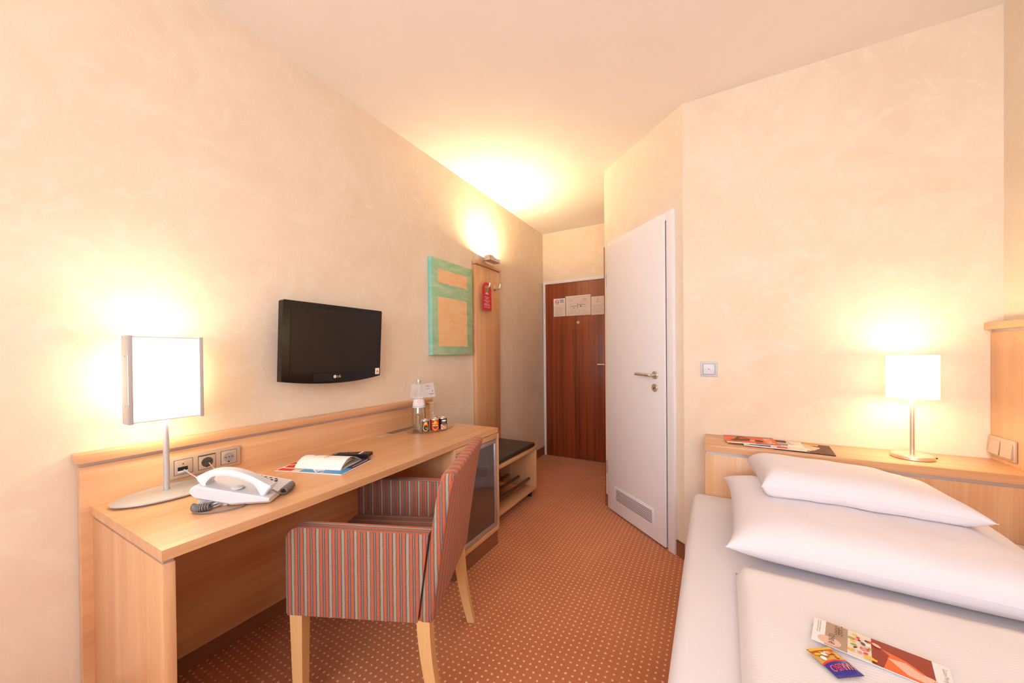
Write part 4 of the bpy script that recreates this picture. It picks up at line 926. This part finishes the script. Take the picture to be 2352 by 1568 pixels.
# ------------------------------------------------------------------ bed
ZM = .512
bd = thing('bed', 'single bed with white fitted sheet against the headboard shelf', 'bed', (.47, 1.1, 0))
mx0, mx1, my0, my1 = -.092, 1.020, .09, 2.088
bm = bmesh.new(); box(bm, mx0, mx1, my0, my1, .27, ZM, .035, 5)
finish(bm, 'mattress', M_SHEET, bd, smooth=True)
Box('bed_base', M_WY, bd, mx0 + .03, mx1, my0 + .02, my1, .10, .268, .004)
for x in (mx0 + .08, mx1 - .05):
    for y in (my0 + .08, my1 - .08): Box('leg', M_WZ, bd, x - .03, x + .03, y - .03, y + .03, 0, .10, .003)

def pillow(name, corners, Tk, label, k=.07, n=34, floor=None, seed=0, wr=.006, up=.62, m=None, arch=0.0, pu=4.5, pv=4.5, taper=0.0):
    FL, FR, BR, BL = [Vector(c) for c in corners]; bm = bmesh.new(); top = {}; bot = {}
    for i in range(n + 1):
        for j in range(n + 1):
            u0 = -1 + 2 * i / n; v0 = -1 + 2 * j / n
            u = math.copysign(1 - (1 - abs(u0)) ** 1.35, u0); v = math.copysign(1 - (1 - abs(v0)) ** 1.35, v0)
            ue = u * (1 - k * (1 - v ** 4)); ve = v * (1 - k * 1.2 * (1 - u ** 4))
            a, b = (ue + 1) / 2, (ve + 1) / 2
            q = (FL * (1 - a) + FR * a) * (1 - b) + (BL * (1 - a) + BR * a) * b
            q.z += arch * (1 - u * u)
            prof = max(0, (1 - abs(u) ** pu)) ** .5 * max(0, (1 - abs(v) ** pv)) ** .5
            hgt = Tk * prof * (1 - taper * max(0, (u - .4) / .6) ** 1.1)
            w1 = .9 * noise.noise(Vector((q.x * 16 + q.y * 6 + seed, q.y * 4, seed + 3))) + noise.noise(Vector((q.x * 9 + seed, q.y * 7, seed))) + .5 * noise.noise(Vector((q.x * 22, q.y * 16 + seed, 2.0)))
            edge = min(1, 6 * min(1 - abs(u), 1 - abs(v)))
            tz = q.z + hgt * up + wr * w1 * edge; bz_ = q.z - hgt * (1 - up)
            if floor is not None:
                fz = floor(q.x, q.y); bz_ = max(bz_, fz + .003); tz = max(tz, bz_ + (.0 if edge == 0 else .002))
            E = (i in (0, n)) or (j in (0, n))
            if E: tz = bz_ = max(q.z, bz_)
            top[i, j] = bm.verts.new((q.x, q.y, tz)); bot[i, j] = top[i, j] if E else bm.verts.new((q.x, q.y, bz_))
    for i in range(n):
        for j in range(n):
            bm.faces.new((top[i, j], top[i + 1, j], top[i + 1, j + 1], top[i, j + 1]))
            q = [bot[i, j], bot[i, j + 1], bot[i + 1, j + 1], bot[i + 1, j]]
            if len(set(q)) == 4:
                try: bm.faces.new(q)
                except ValueError: pass
    rim = [top[i, 0].co.copy() for i in range(n + 1)]
    o = finish(bm, name, m or M_LINEN, None, smooth=True, angle=80); tag(o, label, 'pillow')
    b2 = bmesh.new(); tube(b2, rim, .0016, 6); finish(b2, 'seam', m or M_LINEN, o, smooth=True); return o
flat = lambda x, y: ZM
big = pillow('pillow', [(.036, 1.388, .583), (.868, 1.378, .580), (.885, 1.955, .580), (.040, 1.965, .640)], .150, 'large white square pillow flat on the bed sheet', floor=flat, seed=3.1, wr=.0055, up=.54, pv=5.5)
bpy.context.view_layer.update()
bvh = BVHTree.FromPolygons([big.matrix_world @ v.co for v in big.data.vertices], [p_.vertices[:] for p_ in big.data.polygons])
def on_big(x, y):
    h_ = bvh.ray_cast(Vector((x, y, 2)), Vector((0, 0, -1)))
    return h_[0].z if h_[0] is not None else ZM
small = pillow('pillow', [(.160, 1.645, .722), (.758, 1.668, .700), (.740, 2.02, .696), (.136, 1.985, .732)], .135, 'small white pillow resting on top of the large pillow', k=.06, floor=on_big, seed=8.4, wr=.004, n=30, pu=12, pv=6, up=.46, taper=.5)

# duvet: a soft slab with rounded rim
bm = bmesh.new(); nx_, ny_ = 44, 56; dx0, dx1, dy0, dy1 = .056, .985, .12, 1.325; top = {}; bot = {}
for i in range(nx_ + 1):
    for j in range(ny_ + 1):
        u = i / nx_; v = j / ny_
        x = dx0 + (dx1 - dx0) * (u - .04 * math.sin(2 * math.pi * u) / 3); y = dy0 + (dy1 - dy0) * (v - .04 * math.sin(2 * math.pi * v) / 3)
        y += .006 * math.sin(x * 7) * v; x += .005 * math.sin(y * 6) * (1 - u)
        e = min(min(u, 1 - u) * (dx1 - dx0), min(v, 1 - v) * (dy1 - dy0)); r = .035
        lift = math.sqrt(max(0, 1 - (1 - min(1, e / r)) ** 2))
        z = ZM + .004 + .020 + .036 * lift + lift * (.010 * noise.noise(Vector((x * 3.2, y * 3.0, 1.7))) + .0035 * noise.noise(Vector((x * 13 + y * 5, y * 9, 4.2))) + .005 * math.exp(-((x - .33 - .10 * (1.3 - y) / .5) / .012) ** 2))
        E = i in (0, nx_) or j in (0, ny_)
        top[i, j] = bm.verts.new((x, y, z)); bot[i, j] = bm.verts.new((x, y, ZM + .002 + (.012 if E else 0)))
for i in range(nx_):
    for j in range(ny_):
        bm.faces.new((top[i, j], top[i + 1, j], top[i + 1, j + 1], top[i, j + 1])); bm.faces.new((bot[i, j], bot[i, j + 1], bot[i + 1, j + 1], bot[i + 1, j]))
for i in range(nx_):
    for j in (0, ny_): bm.faces.new((top[i, j], top[i + 1, j], bot[i + 1, j], bot[i, j]))
for j in range(ny_):
    for i in (0, nx_): bm.faces.new((top[i, j], top[i, j + 1], bot[i, j + 1], bot[i, j]))
dv = tag(finish(bm, 'duvet', M_LINEN2, None, smooth=True, angle=70), 'white folded duvet covering the near part of the bed', 'duvet')
bpy.context.view_layer.update()
bvd = BVHTree.FromPolygons([dv.matrix_world @ v.co for v in dv.data.vertices], [p_.vertices[:] for p_ in dv.data.polygons])
def on_duvet(x, y):
    h_ = bvd.ray_cast(Vector((x, y, 2)), Vector((0, 0, -1))); return h_[0].z if h_[0] is not None else ZM
# leaflet on the duvet
lX = Vector((.968, -.250, 0)).normalized(); lY = Vector((.250, .968, 0)).normalized(); lo_ = Vector((.194, 1.040, 0))
LW, LH = .212, .090
zl = max(on_duvet(*(lo_ + lX * a + lY * b)[:2]) for a in (0, .1, .21) for b in (0, .045, .09)) + .0035
lo_.z = zl
bm = bmesh.new(); slab(bm, lo_, lX, lY, LW, LH, .0012); lf = tag(finish(bm, 'leaflet', M_PAPER), 'long glossy breakfast leaflet with food picture lying on the duvet', 'leaflet')
p = Print(lo_ + Vector((0, 0, .0012)), lX, lY, .0004)
p.rect(.022, .060, 0, LH, M_TAUPE); p.disc(.030, .018, .020, .016, M_SKIN, 18); p.rect(.060, .098, 0, LH, M_CREAM); p.rect(.098, .188, 0, LH, M_DRED); p.poly([(.104, 0), (.178, 0), (.176, .03), (.15, .052), (.108, .066)], M_ORANGE)
p.poly([(.098, .0), (.115, .0), (.125, .05), (.102, .075)], M_DRED)
p.poly([(.122, .040), (.148, .045), (.172, .026), (.180, .004), (.150, .008)], M_SKIN); p.disc(.178, .016, .016, .013, M_SKIN, 18); p.disc(.192, .010, .010, .012, M_BROWNP, 14, jit=.1)
for k in range(26): p.disc(random.uniform(.064, .098), random.uniform(.008, .080), random.uniform(.003, .007), random.uniform(.002, .005), (M_PAPER, M_RED, M_GREENP, M_BROWNP, M_PINKP, M_YELL)[k % 6], 9, random.uniform(0, 3))
p.disc(.106, .066, .008, .005, M_SKIN, 12, -.6); p.rect(.086, .106, .006, .013, M_YELL)
p.text('12,90 €', .013, .033, .026, M_BINK, rot=-math.pi / 2); [p.rect(a_, a_ + .0012, b_, b_ + .0035, M_INK) for a_ in (.008, .012) for b_ in (.034, .040, .046, .052, .058, .064, .070, .076)]
for k, (a, b0, b1) in enumerate(((.040, .045, .080), (.045, .050, .074), (.050, .046, .082))):
    for j in range(9): p.disc(a + .0012 * math.sin(j * 2.3), b0 + (b1 - b0) * j / 8, .0012, .0018, M_BROWNP, 6)
p.text('Guten Morgen', .0085, .203, .045, M_INK, rot=-math.pi / 2)
p.done('print', lf)
# sweets bag on the duvet
ga, gb, gd = Vector((.176, .994, 0)), Vector((.224, 1.026, 0)), Vector((.218, .936, 0))
gX = (ga - gb).normalized(); gY = (gd - ga); gL = gY.length; gY = gY.normalized(); gW = (ga - gb).length
gY = (gY - gX * gY.dot(gX)).normalized()
n = 14; bm = bmesh.new(); zg = max(on_duvet(*(gb + gX * a + gY * b)[:2]) for a in (0, gW) for b in (0, gL)) + .002
gm = lambda a, b: .0075 * max(0, math.sin(math.pi * min(1, max(0, a / gW)))) ** .7 * max(0, math.sin(math.pi * min(1, max(0, (b / gL - .08) / .84)))) ** .6
T_ = {}; U_ = {}
for i in range(n + 1):
    for j in range(n + 1):
        a, b = gW * i / n, gL * j / n; q = gb + gX * a + gY * b; z = gm(a, b) + .0005 * noise.noise(Vector((a * 300, b * 300, 1)))
        T_[i, j] = bm.verts.new((q.x, q.y, zg + .004 + z)); U_[i, j] = T_[i, j] if (i in (0, n) or j in (0, n)) else bm.verts.new((q.x, q.y, zg + .0035 - z * .4))
for i in range(n):
    for j in range(n):
        bm.faces.new((T_[i, j], T_[i + 1, j], T_[i + 1, j + 1], T_[i, j + 1])); q = [U_[i, j], U_[i, j + 1], U_[i + 1, j + 1], U_[i + 1, j]]
        if not (q[0] is T_[i, j] and q[1] is T_[i, j + 1] and q[2] is T_[i + 1, j + 1] and q[3] is T_[i + 1, j]): bm.faces.new(q)
gbag = tag(finish(bm, 'sweets_bag', M_GOLD, None, smooth=True), 'small gold and blue foil bag of sweets beside the leaflet', 'sweets')
def gmap(a, b, h): q = gb + gX * a + gY * b; return Vector((q.x, q.y, zg + .0042 + gm(a, b) + h))
p = Print((0, 0, 0), (1, 0, 0), (0, 1, 0), .0005, fold=gmap)
def gpatch(a0, a1, b0, b1, m, n=10):
    p.k += 1
    for i in range(n):
        for j in range(n):
            x0, x1 = a0 + (a1 - a0) * i / n, a0 + (a1 - a0) * (i + 1) / n; y0, y1 = b0 + (b1 - b0) * j / n, b0 + (b1 - b0) * (j + 1) / n
            f = p.bm.faces.new([p.bm.verts.new(p._p(x, y, .0004 + .00008 * p.k)) for x, y in ((x0, y0), (x1, y0), (x1, y1), (x0, y1))]); f.material_index = p._mi(m)
gpatch(0, gW, gL * .58, gL, M_DBLUE); gpatch(0, gW, gL * .53, gL * .58, M_RED); gpatch(gW * .05, gW * .95, 0, gL * .12, M_YELL); gpatch(gW * .1, gW * .95, gL * .14, gL * .18, M_RED)
for k in range(11): p.disc(gW * random.uniform(.2, .85), gL * random.uniform(.24, .46), .006, .004, (M_YELL, M_PAPER, M_ORANGE, M_YELL)[k % 4], 10, random.uniform(0, 3))
p.text('HARIBO', .0182, gW * .5, gL * .745, M_PAPER, sx=.74); p.text('HARIBO', .0178, gW * .5 + .0003, gL * .745, M_RED, sx=.74)
p.done('print', gbag)
